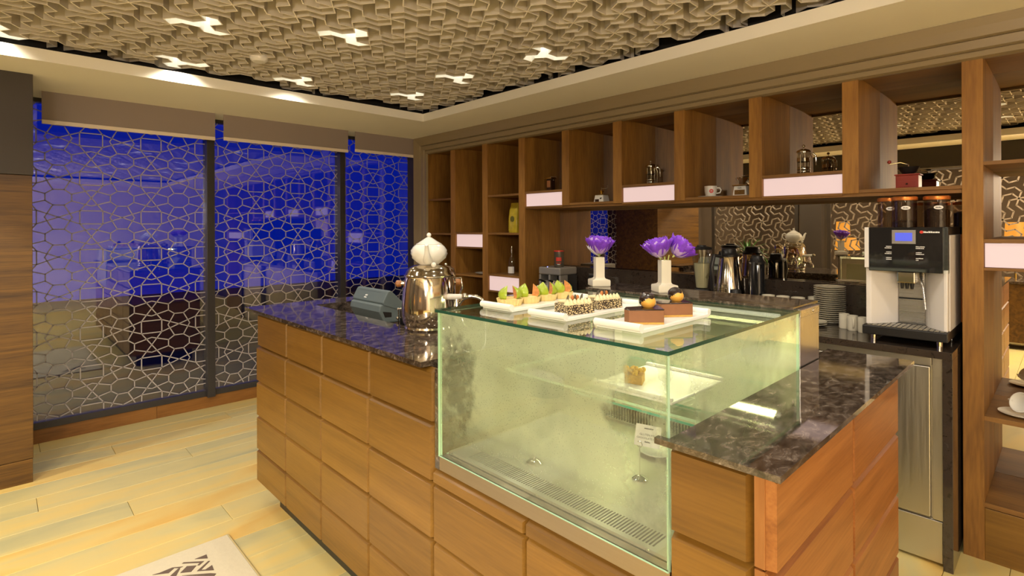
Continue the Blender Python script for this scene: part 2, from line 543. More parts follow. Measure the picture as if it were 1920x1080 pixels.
def link(name, me, parent=None, bevel=0, loc=None, rz=None):
    o = bpy.data.objects.new(name, me)
    COL.objects.link(o)
    if parent is not None:
        o.parent = parent
    if loc:
        o.location = loc
    if rz is not None:
        o.rotation_euler = (0, 0, rz)
    if bevel:
        b = o.modifiers.new('bevel', 'BEVEL')
        b.width = bevel
        b.segments = 2
        b.limit_method = 'ANGLE'
        b.angle_limit = math.radians(40)
    return o

def tag(o, label, cat=None, group=None, kind=None):
    o['label'] = label
    if cat:
        o['category'] = cat
    if group:
        o['group'] = group
    if kind:
        o['kind'] = kind
    return o

def thing(name, label, cat, loc=(0, 0, 0), rz=0.0, group=None):
    o = bpy.data.objects.new(name, None)
    o.empty_display_size = 0.05
    COL.objects.link(o)
    o.location = loc
    o.rotation_euler = (0, 0, rz)
    return tag(o, label, cat, group)

def dup(o, parent=None, loc=None, rz=None, label=None):
    c = o.copy()
    COL.objects.link(c)
    c.parent = parent
    if loc is not None:
        c.location = loc
    if rz is not None:
        c.rotation_euler = (0, 0, rz)
    if label:
        c['label'] = label
    for ch in list(o.children):
        dup(ch, c)
    return c

def struct(o, label):
    return tag(o, label, None, None, 'structure')

def text_mesh(name, body, size, mat, parent, loc, rot, align='CENTER', ext=0.0002):
    cu = bpy.data.curves.new(name, 'FONT')
    cu.body = body
    cu.size = size
    cu.align_x = align
    cu.align_y = 'CENTER'
    cu.extrude = ext
    cu.resolution_u = 2
    tmp = bpy.data.objects.new('tmp_text', cu)
    me = bpy.data.meshes.new_from_object(tmp)
    bpy.data.objects.remove(tmp)
    bpy.data.curves.remove(cu)
    me.materials.clear()
    me.materials.append(M[mat])
    o = link(name, me, parent)
    o.location = loc
    o.rotation_euler = rot
    return o

def marks(name, n, size, mat, parent, loc, rot, align='CENTER'):
    """print too small to read in the photograph: a row of letter-sized strokes"""
    rnd = random.Random(n * 17 + int(size * 1e5))
    mb = MB()
    x_ = 0.0
    for k in range(n):
        wd = size * rnd.uniform(0.30, 0.55)
        h = size * rnd.uniform(0.42, 0.66)
        mb.box(x_, -size * 0.3, -0.0002, x_ + wd, -size * 0.3 + h, 0.0002)
        x_ += wd + size * 0.10
    off = {'CENTER': -x_ / 2, 'RIGHT': -x_, 'LEFT': 0.0}[align]
    mb.v = [(a + off, b, c) for a, b, c in mb.v]
    o = mb.build(name, mat, parent)
    o.location = loc
    o.rotation_euler = rot
    return o

# ================================================================== SETTING
XW, YS = -4.74, 3.433            # window wall, mirror plane
XE, YSO = 4.2, -5.2              # east and south walls
ZS = 2.287                       # soffit
# ---- floor
fl = MB().box(XW - 0.1, YSO - 0.1, -0.06, XE + 0.1, YS + 0.1, -0.012).build('floor', 'carcass')
struct(fl, 'pale yellow oak plank floor')
PW, PG = 0.19, 0.0018
plank_meshes = {}
def plank(x, y0, ln):
    key = round(ln, 2)
    if key not in plank_meshes:
        a = MB()
        b = 0.0016
        x0, x1, yy0, yy1 = PG / 2, PW - PG / 2, PG / 2, ln - PG / 2
        v = [(x0, yy0, -0.012), (x1, yy0, -0.012), (x1, yy1, -0.012), (x0, yy1, -0.012),
             (x0, yy0, -b), (x1, yy0, -b), (x1, yy1, -b), (x0, yy1, -b),
             (x0 + b, yy0 + b, 0), (x1 - b, yy0 + b, 0), (x1 - b, yy1 - b, 0), (x0 + b, yy1 - b, 0)]
        a.add(v, [(0, 1, 5, 4), (1, 2, 6, 5), (2, 3, 7, 6), (3, 0, 4, 7), (4, 5, 9, 8), (5, 6, 10, 9), (6, 7, 11, 10), (7, 4, 8, 11), (8, 9, 10, 11)])
        plank_meshes[key] = a.mesh('plank', 'plank')
    o = link('plank', plank_meshes[key], fl)
    o.location = (x, y0, 0)
x = XW
row = 0
while x < XE - 0.01:
    y = YSO - (row * 0.73) % 1.8
    while y < YS:
        y1 = min(y + 1.8, YS)
        ya = max(y, YSO)
        if y1 - ya > 0.06:
            plank(x, ya, round(y1 - ya, 2))
        y += 1.8
    x += PW
    row += 1

# ---- walls out of the frame that the mirror and the glass see
struct(MB().box(XE, YSO, 0, XE + 0.1, YS, 2.8).build('wall_east', 'wall_pale'), 'pale plastered wall across the room from the windows')
struct(MB().box(XW - 0.1, YSO - 0.1, 0, XE + 0.1, YSO, 2.8).build('wall_south', 'lounge_wall'), 'dark brown lounge wall seen in the mirror')
struct(MB().box(XW - 0.1, YS + 0.03, 0, XE + 0.1, YS + 0.13, 2.8).build('wall_north', 'dark_panel'), 'wall behind the display shelves')
struct(MB().box(XW - 0.1, YSO, 0, XW, -1.05, 2.8).build('wall_west', 'lounge_wall'), 'dark wall beyond the wood pillar')

# ---- pillar: wood below, dark panel above
pl = struct(MB().box(-4.90, -1.05, 0.135, -4.04, 0.148, 1.72).build('wall_pillar', 'pillarwood', bevel=0.002), 'pillar clad in striped horizontal-grain wood')
MB().box(-4.90, -1.05, 0.0, -4.042, 0.146, 0.132).build('plinth', 'pillarwood', pl, bevel=0.002)
MB().box(-4.90, -1.05, 1.722, -4.036, 0.152, ZS).build('upper_panel', 'dark_panel', pl, bevel=0.002)

# ---- ceiling, soffit ring, fascias
GX0, GX1, GY0, GY1 = -3.681, 3.3, -0.16, 2.529
ce = struct(MB().box(XW - 0.1, YSO, 2.75, XE + 0.1, YS + 0.1, 2.80).build('ceiling', 'void'), 'ceiling of interlocking three-armed greige baffle cells')
struct(MB().box(XW, YSO, 2.52, XE, -0.62, 2.56).build('ceiling_lounge', 'soffit'), 'plain cream ceiling of the lounge')
so = MB()
ring = [(XW, GY1, XE, YS + 0.03), (XW, -0.62, GX0, GY1), (GX1, -0.62, XE, GY1), (GX0, -0.62, GX1, GY0)]
for a, b, c, d in ring:
    so.box(a, b, ZS, c, d, ZS + 0.063)
struct(so.build('trim_1', 'soffit'), 'cream soffit framing the baffle ceiling')
hb = MB().box(XW, -0.80, 2.06, XE, -0.60, 2.56)
struct(hb.build('trim_2', 'dark_panel'), 'dark header beam between bar and lounge, seen in the mirror')
vo = MB().box(GX0 - 0.14, GY0 - 0.14, 2.70, GX1 + 0.14, GY1 + 0.14, 2.74)
for a, b, c, d in [(GX0 - 0.14, GY0 - 0.14, GX0 - 0.12, GY1 + 0.14), (GX1 + 0.12, GY0 - 0.14, GX1 + 0.14, GY1 + 0.14), (GX0 - 0.14, GY0 - 0.14, GX1 + 0.14, GY0 - 0.12), (GX0 - 0.14, GY1 + 0.12, GX1 + 0.14, GY1 + 0.14)]:
    vo.box(a, b, ZS + 0.063, c, d, 2.74)
vo.build('ceiling_void', 'void', ce)

# ---- baffle cells: a triangular lattice whose edges are bent into hooks
V1, V2, ORG = Vector((0.0545, 0.2555)), Vector((0.2215, 0.0728)), Vector((-1.421, 2.058))
ZC, CD = 2.39, 0.115
S3 = math.sqrt(3) / 2
def T(p):
    b = p[1] / S3
    a = p[0] - b * 0.5
    return V2 * a + V1 * b
def chain(a, b):
    e = Vector((b[0] - a[0], b[1] - a[1]))
    n = Vector((-e.y, e.x))
    return [Vector(a)] + [Vector(a) + e * t + n * s for t, s in ((0.20, -0.205), (0.468, -0.130), (0.532, 0.130), (0.80, 0.205))]
def cell_poly(up=True):
    tri = [(0, 0), (1, 0), (0.5, S3)] if up else [(1, 0), (1.5, S3), (0.5, S3)]
    pts = []
    for k in range(3):
        pts += chain(tri[k], tri[(k + 1) % 3])
    return [T(p) for p in pts], T((sum(t[0] for t in tri) / 3, sum(t[1] for t in tri) / 3))
def inset(poly, d):
    n = len(poly)
    out = []
    for i in range(n):
        p, a, b = poly[i], poly[i - 1], poly[(i + 1) % n]
        e1, e2 = (p - a).normalized(), (b - p).normalized()
        n1, n2 = Vector((-e1.y, e1.x)), Vector((-e2.y, e2.x))
        m = n1 + n2
        k = max(m.dot(n1), 0.35)
        out.append(p + m * (d / k))
    return out
def cell_mesh(up, d=0.0026):
    po, cc = cell_poly(up)
    po = [p - cc for p in po]
    pi_ = inset(po, d)
    n = len(po)
    mb = MB()
    v = [(p.x, p.y, 0) for p in po] + [(p.x, p.y, 0) for p in pi_] + [(p.x, p.y, CD) for p in pi_] + [(p.x, p.y, CD) for p in po]
    R = range(n)
    mb.add(v, [(i, n + i, n + (i + 1) % n, (i + 1) % n) for i in R], 1)
    mb.f += [(n + i, 2 * n + i, 2 * n + (i + 1) % n, n + (i + 1) % n) for i in R]
    mb.f += [(i, (i + 1) % n, 3 * n + (i + 1) % n, 3 * n + i) for i in R]
    mb.f += [tuple(2 * n + i for i in R)]
    mb.mi += [0] * (2 * n + 1)
    return mb, [p for p in pi_]
cell_up, poly_up = cell_mesh(True)
cell_dn, poly_dn = cell_mesh(False)
me_up, me_dn = cell_up.mesh('ceiling_cell', ['cell', 'rim']), cell_dn.mesh('ceiling_cell', ['cell', 'rim'])
# lit cells: the nearest cell to each of these spots
lit_spots = [(-2.86, 0.74), (-3.55, 0.86), (-2.52, 1.32), (-3.50, 1.48), (-2.73, 2.18), (-3.42, 2.28), (-2.01, 2.25), (-3.74, 0.06), (-1.90, 1.08), (-2.3, 0.25),
             (-1.25, 0.55), (-1.2, 1.35), (-0.9, 2.2), (-0.45, 0.3), (-0.4, 1.1), (-0.35, 2.05), (0.4, 0.5), (0.45, 1.4), (0.5, 2.2), (1.2, 0.3), (1.25, 1.2), (1.3, 2.1), (2.0, 0.6), (2.05, 1.5), (2.8, 0.4), (2.85, 1.3), (2.9, 2.2)]
cells = []
for i in range(-40, 41):
    for j in range(-40, 41):
        o_ = ORG + V2 * i + V1 * j
        for up in (True, False):
            c = o_ + T((0.5, S3 / 3) if up else (1.0, 2 * S3 / 3))
            if GX0 - 0.045 < c.x < GX1 + 0.045 and GY0 - 0.045 < c.y < GY1 + 0.045:
                cells.append((c.x, c.y, up))
lit = set()
for sx, sy in lit_spots:
    k = min(range(len(cells)), key=lambda k: (cells[k][0] - sx) ** 2 + (cells[k][1] - sy) ** 2)
    lit.add(k)
order = sorted((k for k in range(len(cells)) if k not in lit), key=lambda k: cells[k][0] - 0.15 * cells[k][1])
rest = MB()
for q, k in enumerate(order):
    cx_, cy_, up = cells[k]
    if q < 295:
        link('ceiling_cell', me_up if up else me_dn, ce, loc=(cx_, cy_, ZC))
    else:
        src = cell_up if up else cell_dn
        b = len(rest.v)
        rest.v += [(x_ + cx_, y_ + cy_, z_ + ZC) for x_, y_, z_ in src.v]
        rest.f += [tuple(b + i for i in f) for f in src.f]
        rest.mi += src.mi
ro = rest.build('ceiling_cells', ['cell', 'rim'], ce)
ro['kind'] = 'stuff'
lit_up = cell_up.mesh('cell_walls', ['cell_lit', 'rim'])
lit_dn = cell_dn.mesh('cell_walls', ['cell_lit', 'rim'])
def diffuser(poly):
    mb = MB()
    pp = [p * 0.97 for p in poly]
    n = len(pp)
    mb.add([(p.x, p.y, 0.075) for p in pp] + [(p.x, p.y, 0.081) for p in pp], [tuple(reversed(range(n))), tuple(range(n, 2 * n))] + [(i, (i + 1) % n, n + (i + 1) % n, n + i) for i in range(n)])
    return mb.mesh('diffuser', 'cell_light')
dif_up, dif_dn = diffuser(poly_up), diffuser(poly_dn)
ld = bpy.data.lights.new('ceiling_lamp', 'SPOT')
ld.spot_size = math.radians(138)
ld.spot_blend = 0.7
ld.shadow_soft_size = 0.02
ld.energy = LAMP_W
ld.color = LAMP_COL
lit_lab = [((-3.74, 0.06), 'glowing three-armed ceiling light beside the wood pillar, at the soffit'), ((-3.55, 0.86), 'glowing three-armed ceiling light at the soffit above the first window'),
           ((-3.50, 1.48), 'glowing three-armed ceiling light at the soffit above the second window'), ((-3.42, 2.28), 'glowing three-armed ceiling light in the ceiling corner by shelves and window'),
           ((-2.73, 2.18), 'glowing three-armed ceiling light, next but one out of the ceiling corner along the shelf soffit'), ((-2.01, 2.25), 'glowing three-armed ceiling light set right by the soffit over the bar shelves'),
           ((-2.86, 0.74), 'glowing three-armed ceiling light, one row in from the first window'), ((-2.52, 1.32), 'glowing three-armed ceiling light in the middle of the baffle ceiling over the counter')]
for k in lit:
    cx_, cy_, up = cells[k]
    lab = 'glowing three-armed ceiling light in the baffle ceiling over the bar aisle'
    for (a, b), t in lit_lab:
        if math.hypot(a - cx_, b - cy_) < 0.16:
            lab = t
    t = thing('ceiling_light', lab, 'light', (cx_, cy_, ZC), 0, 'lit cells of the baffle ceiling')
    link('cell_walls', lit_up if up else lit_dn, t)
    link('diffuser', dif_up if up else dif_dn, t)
    lo = bpy.data.objects.new('lamp', ld)
    COL.objects.link(lo)
    lo.parent = t
    lo.location = (0, 0, -0.004)
sd = pix(485, 109, ZC)
t = tag(MB().lathe([(0.0, -0.022), (0.034, -0.022), (0.046, -0.012), (0.050, 0.0), (0.050, 0.02)], n=24).build('smoke_detector', 'white', None, 40, loc=(sd[0], sd[1], ZC)), 'round white smoke detector on the baffle ceiling', 'detector')

# ---- windows
PX_, PZ_ = 0.352, 0.2695
def film(y0, y1, z0, z1, oy, oz, wd=0.0035):
    a, b, r, s1, s2 = 0.196, 0.085, 0.205, 0.181, 0.168
    segs = []
    def P(pts, close=False):
        for q in range(len(pts) - (0 if close else 1)):
            segs.append((pts[q], pts[(q + 1) % len(pts)]))
    P([(b, a), (a, b), (a, -b), (b, -a), (-b, -a), (-a, -b), (-a, b), (-b, a)], True)
    P([(b, a), (r, 0.5), (b, 1 - a)])
    P([(-b, a), (-r, 0.5), (-b, 1 - a)])
    P([(a, b), (0.5, r), (1 - a, b)])
    P([(a, -b), (0.5, -r), (1 - a, -b)])
    P([(0.5 - s1, 0.5 - s2), (0.5 + s1, 0.5 - s2), (0.5 + s1, 0.5 + s2), (0.5 - s1, 0.5 + s2)], True)
    P([(0.5 + s1, 0.5 + s2), (1.5 - s1, 0.5 - s2)])
    P([(0.5 + s1, 0.5 - s2), (1.5 - s1, 0.5 + s2)])
    P([(0.5 + s1, 0.5 + s2), (0.5 - s1, 1.5 - s2)])
    P([(0.5 - s1, 0.5 + s2), (0.5 + s1, 1.5 - s2)])
    mb = MB()
    for i in range(int((y0 - oy) / PX_) - 2, int((y1 - oy) / PX_) + 2):
        for j in range(int((z0 - oz) / PZ_) - 2, int((z1 - oz) / PZ_) + 2):
            for (p, q) in segs:
                A = Vector((oy + (i + p[0]) * PX_, oz + (j + p[1]) * PZ_))
                B = Vector((oy + (i + q[0]) * PX_, oz + (j + q[1]) * PZ_))
                t0, t1 = 0.0, 1.0
                d = B - A
                ok = True
                for c, lo_, hi_ in ((0, y0, y1), (1, z0, z1)):
                    if abs(d[c]) < 1e-9:
                        if not lo_ <= A[c] <= hi_:
                            ok = False
                    else:
                        u0, u1 = (lo_ - A[c]) / d[c], (hi_ - A[c]) / d[c]
                        t0, t1 = max(t0, min(u0, u1)), min(t1, max(u0, u1))
                if not ok or t1 - t0 < 1e-4:
                    continue
                A2, B2 = A + d * t0, A + d * t1
                e = d.normalized() * wd * 0.45
                n = Vector((-d.y, d.x)).normalized() * wd
                A2 -= e
                B2 += e
                X0, X1 = XW + 0.0004, XW + 0.0010
                c4 = [A2 - n, B2 - n, B2 + n, A2 + n]
                mb.add([(X0, c.x, c.y) for c in c4] + [(X1, c.x, c.y) for c in c4], [(4, 5, 6, 7), (0, 1, 5, 4), (1, 2, 6, 5), (2, 3, 7, 6), (3, 0, 4, 7)])
    return mb
wins = [(0.10, 1.19, 0.657, 'patterned window beside the wood pillar'), (1.246, 2.295, 1.398, 'patterned middle window between the two mullions'), (2.347, 3.43, 2.489, 'patterned window next to the display shelves')]
for k, (y0, y1, oy, lab) in enumerate(wins):
    fr = MB().box(XW - 0.05, y0 - 0.05, 0.094, XW + 0.012, y1 + 0.05, 0.140).box(XW - 0.05, y0 - 0.05, 2.26, XW + 0.012, y1 + 0.05, 2.40)
    wo = struct(fr.build('window_%d' % (k + 1), 'frame', bevel=0.002), lab)
    MB().box(XW - 0.012, y0 - 0.02, 0.138, XW, y1 + 0.02, 2.29).build('pane', 'winglass', wo)
    f = film(y0, y1, 0.150, 2.27, oy, 1.364).build('film_pattern', 'film', wo)
    f['kind'] = 'stuff'
    f['label'] = 'pale lines of a geometric star and octagon film'
for y0, y1, nm in ((1.190, 1.246, 1), (2.295, 2.347, 2)):
    struct(MB().box(XW - 0.05, y0, 0.094, XW + 0.060, y1, 2.29).build('trim_%d' % (nm + 2), 'frame', bevel=0.002), 'dark window mullion %s' % ('beside the pillar window' if nm == 1 else 'beside the shelf-side window'))
bb = MB()
struct(MB().box(XW - 0.05, 0.10, 0, XW + 0.004, 0.862, 0.094).build('baseboard_west', 'skirting', bevel=0.002), 'wood skirting board under the pillar window')
struct(MB().box(XW - 0.05, 0.8635, 0, XW + 0.004, YS, 0.094).build('baseboard_north', 'skirting', bevel=0.002), 'wood skirting board under the other windows')
struct(MB().box(-4.74, 3.06, 0, -4.44, 3.46, ZS).build('wall_return', 'dark_panel'), 'dark wall return between window and shelves')
for y0, y1, z0, lab in ((0.209, 1.196, 2.108, 'taupe roller blind rolled up over the pillar window'), (1.254, 2.272, 2.116, 'taupe roller blind rolled up over the middle window'), (2.340, 3.05, 2.130, 'taupe roller blind rolled up over the window by the shelves')):
    t = thing('roller_blind', lab, 'blind', (-4.48, y0, z0), 0, 'roller blinds')
    MB().box(-0.002, 0, 0.0, 0.002, y1 - y0, ZS - z0).build('fabric', 'blind', t)
    MB().box(-0.008, 0, -0.026, 0.008, y1 - y0, 0.0).build('bottom_bar', 'blindbar', t, bevel=0.003)
# terrace outside
struct(MB().box(-14, -8, -0.10, XW - 0.10, 12, -0.02).build('ground', 'outside'), 'dark terrace outside the windows')
struct(MB().box(-7.6, -8, -0.02, -7.4, 12, 0.55).build('wall_parapet', 'outside'), 'low dark parapet outside the windows')

# ================================================================== DISPLAY SHELVES
su = thing('display_shelf_unit', 'tall walnut shelf wall with mirror backs and glowing pink light panels', 'shelf unit', (0, 0, 0))
YF = 3.014
posts = [-3.955, -3.508] + [-0.33 - 0.4555 * k for k in range(6, -1, -1)]
PWD = 0.070
ZU = 1.577
full = {0, 1, 2, 8}
post_meshes = {}
def post(xl, z0, z1):
    key = (round(z0, 3), round(z1, 3))
    if key not in post_meshes:
        post_meshes[key] = MB().box(0, 0, z0, PWD, YS - YF, z1).mesh('post', 'shelfwood')
    link('post', post_meshes[key], su, 0.0015, (xl, YF, 0))
for k, xl in enumerate(posts):
    post(xl, 0.0 if k in full else ZU, 2.15)
MB().box(-4.33, YF, 0, -4.305, YS, 2.15).build('side_panel', 'shelfwood', su)
MB().box(posts[8] + PWD + 1.3, YF, 0, posts[8] + PWD + 1.37, YS, 2.15).build('post', 'shelfwood', su)
bays = [(-4.305, posts[0])] + [(posts[k] + PWD, posts[k + 1]) for k in range(8)] + [(posts[8] + PWD, posts[8] + PWD + 1.3)]
def shelf(bay, ztop, th=0.016, y0=YF + 0.004):
    a, b = bays[bay]
    MB().box(a, y0, ztop - th, b, YS - 0.001, ztop).build('shelf', 'shelfwood_x', su, bevel=0.001)
for z in (1.69, 1.365, 1.01, 0.68):
    shelf(0, z)
shelf(1, 1.0)
shelf(1, 0.66)
shelf(2, 1.69)
shelf(2, 1.372)
shelf(2, 0.66)
for b in (4, 6, 8):
    shelf(b, 1.594)
shelf(9, 1.690)
shelf(9, 0.612, 0.02)
shelf(9, 0.245, 0.02)
for k in range(9):
    a, b = bays[k]
    MB().box(a, YF + 0.005, 2.14, b, YS, 2.158).build('top_board', 'shelfwood_x', su)
MB().box(bays[9][0], YF + 0.005, 2.14, bays[9][1], YS, 2.158).build('top_board', 'shelfwood_x', su)
MB().box(bays[9][0], YF + 0.004, 0.0, bays[9][1], YF + 0.03, 0.222).build('base_drawer', 'panel', su, bevel=0.002)
# bronze mirrors: one behind every bay, one long strip behind the counter
for k in range(10):
    a, b = bays[k]
    z0 = 0.0 if k in (0, 1, 2, 9) else ZU + 0.0
    if k in (0, 1, 2):
        MB().box(a, YS - 0.006, z0, b, YS + 0.008, 2.15).build('back_panel', 'shelfwood', su)
    else:
        MB().box(a, YS, z0, b, YS + 0.008, 2.15).build('mirror_panel', 'mirror', su)
MB().box(posts[2] + PWD, YS, 1.10, posts[8], YS + 0.008, ZU).build('mirror_panel', 'mirror', su)
MB().box(posts[2] + PWD, YF + 0.01, ZU - 0.016, posts[8], YS, ZU).build('underside_board', 'shelfwood_x', su)
# light boxes
def lightbox(bay, z0, z1):
    a, b = bays[bay]
    MB().box(a, YF + 0.003, z1, b, YS - 0.007, z1 + 0.016).build('shelf', 'shelfwood_x', su, bevel=0.001)
    MB().box(a, YF + 0.003, z0 - 0.012, b, YS - 0.007, z0).build('shelf', 'shelfwood_x', su, bevel=0.001)
    o = MB().box(a + 0.003, YF + 0.016, z0 + 0.002, b - 0.003, YF + 0.024, z1 - 0.002).build('light_panel', 'lightbox', su)
    o['label'] = 'glowing pinkish white light panel'
for bay, z0, z1 in ((1, 1.245, 1.358), (2, 0.885, 1.008), (3, ZU + 0.004, 1.682), (5, ZU + 0.004, 1.680), (7, ZU + 0.004, 1.678), (9, 1.240, 1.345)):
    lightbox(bay, z0, z1)
# cornice: a mitred picture-frame moulding along the top and down the window end
prof = [(0.0, 0.0), (0.006, -0.020), (0.028, -0.020), (0.034, -0.012), (0.040, -0.026), (0.075, -0.030), (0.080, -0.022), (0.086, -0.038), (0.125, -0.048), (0.160, -0.060), (0.164, 0.02), (0.0, 0.02)]
ZB = 2.126
cm = MB()
n = len(prof)
XA, XB_ = -4.31, 2.0
v = []
for (o_, d) in prof:
    v.append((XB_, YF + d, ZB + o_))
for (o_, d) in prof:
    v.append((XA - o_, YF + d, ZB + o_))
for (o_, d) in prof:
    v.append((XA - o_, YF + d, 0.0))
fs = []
for s_ in (0, 1):
    for i in range(n):
        j = (i + 1) % n
        fs.append((s_ * n + i, s_ * n + j, (s_ + 1) * n + j, (s_ + 1) * n + i))
fs += [tuple(range(n)), tuple(reversed(range(2 * n, 3 * n)))]
cm.add(v, fs)
struct(cm.build('trim_5', 'cornice'), 'stepped taupe cornice framing the display shelves')

# ================================================================== FRONT COUNTER
YP = 0.966
def panel_mesh(wd, h, mat, t=0.024, c=0.012, cd=0.0215, g=0.0010):
    mb = MB()
    x0, x1, z0, z1 = g, wd - g, g, h - g
    v = [(x0, t, z0), (x1, t, z0), (x1, t, z1), (x0, t, z1),
         (x0, cd, z0), (x1, cd, z0), (x1, cd, z1), (x0, cd, z1),
         (x0 + 0.0025, 0, z0 + 0.0015), (x1 - c, 0, z0 + 0.0015), (x1 - c, 0, z1 - c), (x0 + 0.0025, 0, z1 - c)]
    mb.add(v, [(0, 1, 5, 4), (1, 2, 6, 5), (2, 3, 7, 6), (3, 0, 4, 7), (4, 5, 9, 8), (5, 6, 10, 9), (6, 7, 11, 10), (7, 4, 8, 11), (8, 9, 10, 11), (3, 2, 1, 0)])
    return mb.mesh('panel', mat)
_pm = {}
def front_panel(parent, x0, x1, z0, z1, y=YP, mat='panel'):
    key = (round(x1 - x0, 3), round(z1 - z0, 3), mat)
    if key not in _pm:
        _pm[key] = panel_mesh(x1 - x0, z1 - z0, mat)
    return link('panel', _pm[key], parent, loc=(x0, y, z0))
ROWS = [(0.124, 0.285), (0.287, 0.457), (0.459, 0.635), (0.637, 0.814), (0.816, 0.980)]
sc_ = thing('service_counter', 'wood panelled service counter with polished dark granite top, samovar on it', 'counter', (0, 0, 0))
MB().box(-2.905, YP + 0.022, 0.124, -1.363, 1.60, 0.93).build('body', 'carcass', sc_)
MB().box(-2.80, YP + 0.075, 0.0, -1.363, 1.55, 0.126).build('plinth', 'black', sc_)
cols = [-2.912, -2.526, -2.149, -1.757, -1.363]
for r_, (z0, z1) in enumerate(ROWS):
    for c_ in range(4):
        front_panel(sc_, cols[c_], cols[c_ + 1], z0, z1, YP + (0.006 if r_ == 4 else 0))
for (z0, z1) in ROWS:
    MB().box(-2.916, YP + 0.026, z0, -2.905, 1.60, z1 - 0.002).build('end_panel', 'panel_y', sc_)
gt = MB()
gz0, gz1 = 0.983, 1.0
gt.box(-3.043, 0.952, gz0, -1.405, 1.257, gz1)
gt.box(-3.043, 1.257, gz0, -2.86, 1.64, gz1)
gt.box(-1.985, 1.257, gz0, -1.405, 1.64, gz1)
gt.build('granite_top', 'granite', sc_)
rc = MB().box(-2.905, YP + 0.03, 0.93, -1.405, 1.25, gz0).box(-2.905, 1.25, 0.93, -2.862, 1.60, gz0).box(-1.983, 1.25, 0.93, -1.405, 1.60, gz0)
rc.build('recess_walls', 'granite', sc_)

# ================================================================== CAKE DISPLAY CASE
dc = thing('cake_display_case', 'fogged glass cake display case with steel base between the counters', 'display case', (0, 0, 0))
CX0, CX1, CY0, CY1 = -1.333, -0.560, 0.966, 1.712
MB().box(-1.361, YP + 0.024, 0.124, -0.558, 1.90, 0.683).build('body', 'carcass', dc)
MB().box(-1.361, YP + 0.075, 0.0, -0.558, 1.85, 0.126).build('plinth', 'black', dc)
MB().box(-1.361, YP + 0.008, 0.68, -1.337, 1.88, 0.985).build('side_filler', 'granite', dc)
cc_ = [-1.361, -0.961, -0.559]
for c_ in range(2):
    for (z0, z1) in [(0.124, 0.285), (0.287, 0.457), (0.459, 0.636)]:
        front_panel(dc, cc_[c_], cc_[c_ + 1], z0, z1)
    mb = MB()
    a, b = cc_[c_] + 0.001, cc_[c_ + 1] - 0.001
    mb.add([(a, YP, 0.6385), (b - 0.011, YP, 0.6385), (b, YP + 0.024, 0.6385), (a, YP + 0.024, 0.6385), (a, YP, 0.666), (b - 0.011, YP, 0.666), (b, YP + 0.024, 0.680), (a, YP + 0.024, 0.680)],
           [(0, 3, 2, 1), (4, 5, 6, 7), (0, 1, 5, 4), (1, 2, 6, 5), (2, 3, 7, 6), (3, 0, 4, 7)])
    mb.build('ledge', 'panel', dc)
MB().box(CX0 - 0.001, CY0 + 0.004, 0.683, CX1 + 0.001, CY0 + 0.03, 0.7265).build('steel_front_strip', 'strip', dc, bevel=0.0015)
fp = MB().box(CX0, CY0 + 0.03, 0.705, CX1, 1.80, 0.718)
fp.build('steel_base', 'steel', dc)
# floor tray with slotted grille
ft = MB()
ft.box(CX0 + 0.01, CY0 + 0.032, 0.728, CX1 - 0.01, 1.013, 0.735).box(CX0 + 0.01, 1.070, 0.728, CX1 - 0.01, 1.78, 0.735)
ft.box(CX0 + 0.01, 1.013, 0.728, -1.252, 1.070, 0.735).box(-0.622, 1.013, 0.728, CX1 - 0.01, 1.070, 0.735)
ft.build('floor_plate', 'case_floor', dc)
gr = MB()
ns_ = 74
for i in range(ns_):
    xa = -1.252 + 0.630 * i / ns_
    gr.box(xa, 1.013, 0.7285, xa + 0.0042, 1.070, 0.735)
g = gr.build('vent_grille', 'case_floor', dc)
g['kind'] = 'stuff'
MB().box(-1.25, 1.014, 0.7185, -0.624, 1.069, 0.7215).build('vent_cavity', 'black', dc)
for xx, yy in ((-1.30, 0.992), (-0.95, 0.992), (-0.625, 0.992)):
    MB().lathe([(0.004, 0), (0.004, 0.0012), (0.0025, 0.002), (0.0, 0.002)], (xx, yy, 0.735), 10).build('screw', 'chrome', dc, 40)
def pane(name, x0, y0, z0, x1, y1, z1, main, edge, fogface=None, fog=None):
    """glass sheet: big faces clear (or fogged on one face), rims green"""
    mb = MB().box(x0, y0, z0, x1, y1, z1)
    dims = (x1 - x0, y1 - y0, z1 - z0)
    thin = dims.index(min(dims))
    axis = [2, 2, 1, 0, 1, 0]
    for i in range(6):
        mb.mi[i] = 0 if axis[i] == thin else 1
    mats = [main, edge]
    if fog:
        mats.append(fog)
        mb.mi[fogface] = 2
    return mb.build(name, mats, dc)
pane('front_glass', CX0, CY0, 0.7265, CX1, CY0 + 0.008, 1.162, 'clear', 'edge_pale', 4, 'fog_front')
pane('side_glass', CX1 - 0.008, CY0 + 0.009, 0.7265, CX1, CY1, 1.162, 'clear', 'edge_pale', 5, 'fog_side')
pane('side_glass', CX0, CY0 + 0.009, 0.7265, CX0 + 0.008, CY1, 1.162, 'clear', 'edge_pale')
pane('top_glass', CX0 - 0.008, CY0 - 0.004, 1.1625, CX1 + 0.004, CY1 - 0.002, 1.171, 'clear', 'edge')
MB().box(CX0 - 0.010, 1.692, 1.1715, CX1 - 0.010, 1.915, 1.179).build('rear_granite_top', 'granite', dc)
for xa, xb in ((CX0, CX0 + 0.016), (CX1 - 0.014, CX1 + 0.002)):
    MB().box(xa, 1.716, 0.70, xb, 1.885, 1.162).build('steel_post', 'steel_z', dc, bevel=0.002)
    MB().box(xa - 0.001, 1.716, 1.146, xb + 0.001, 1.887, 1.1705).build('steel_bracket', 'steel', dc, bevel=0.002)
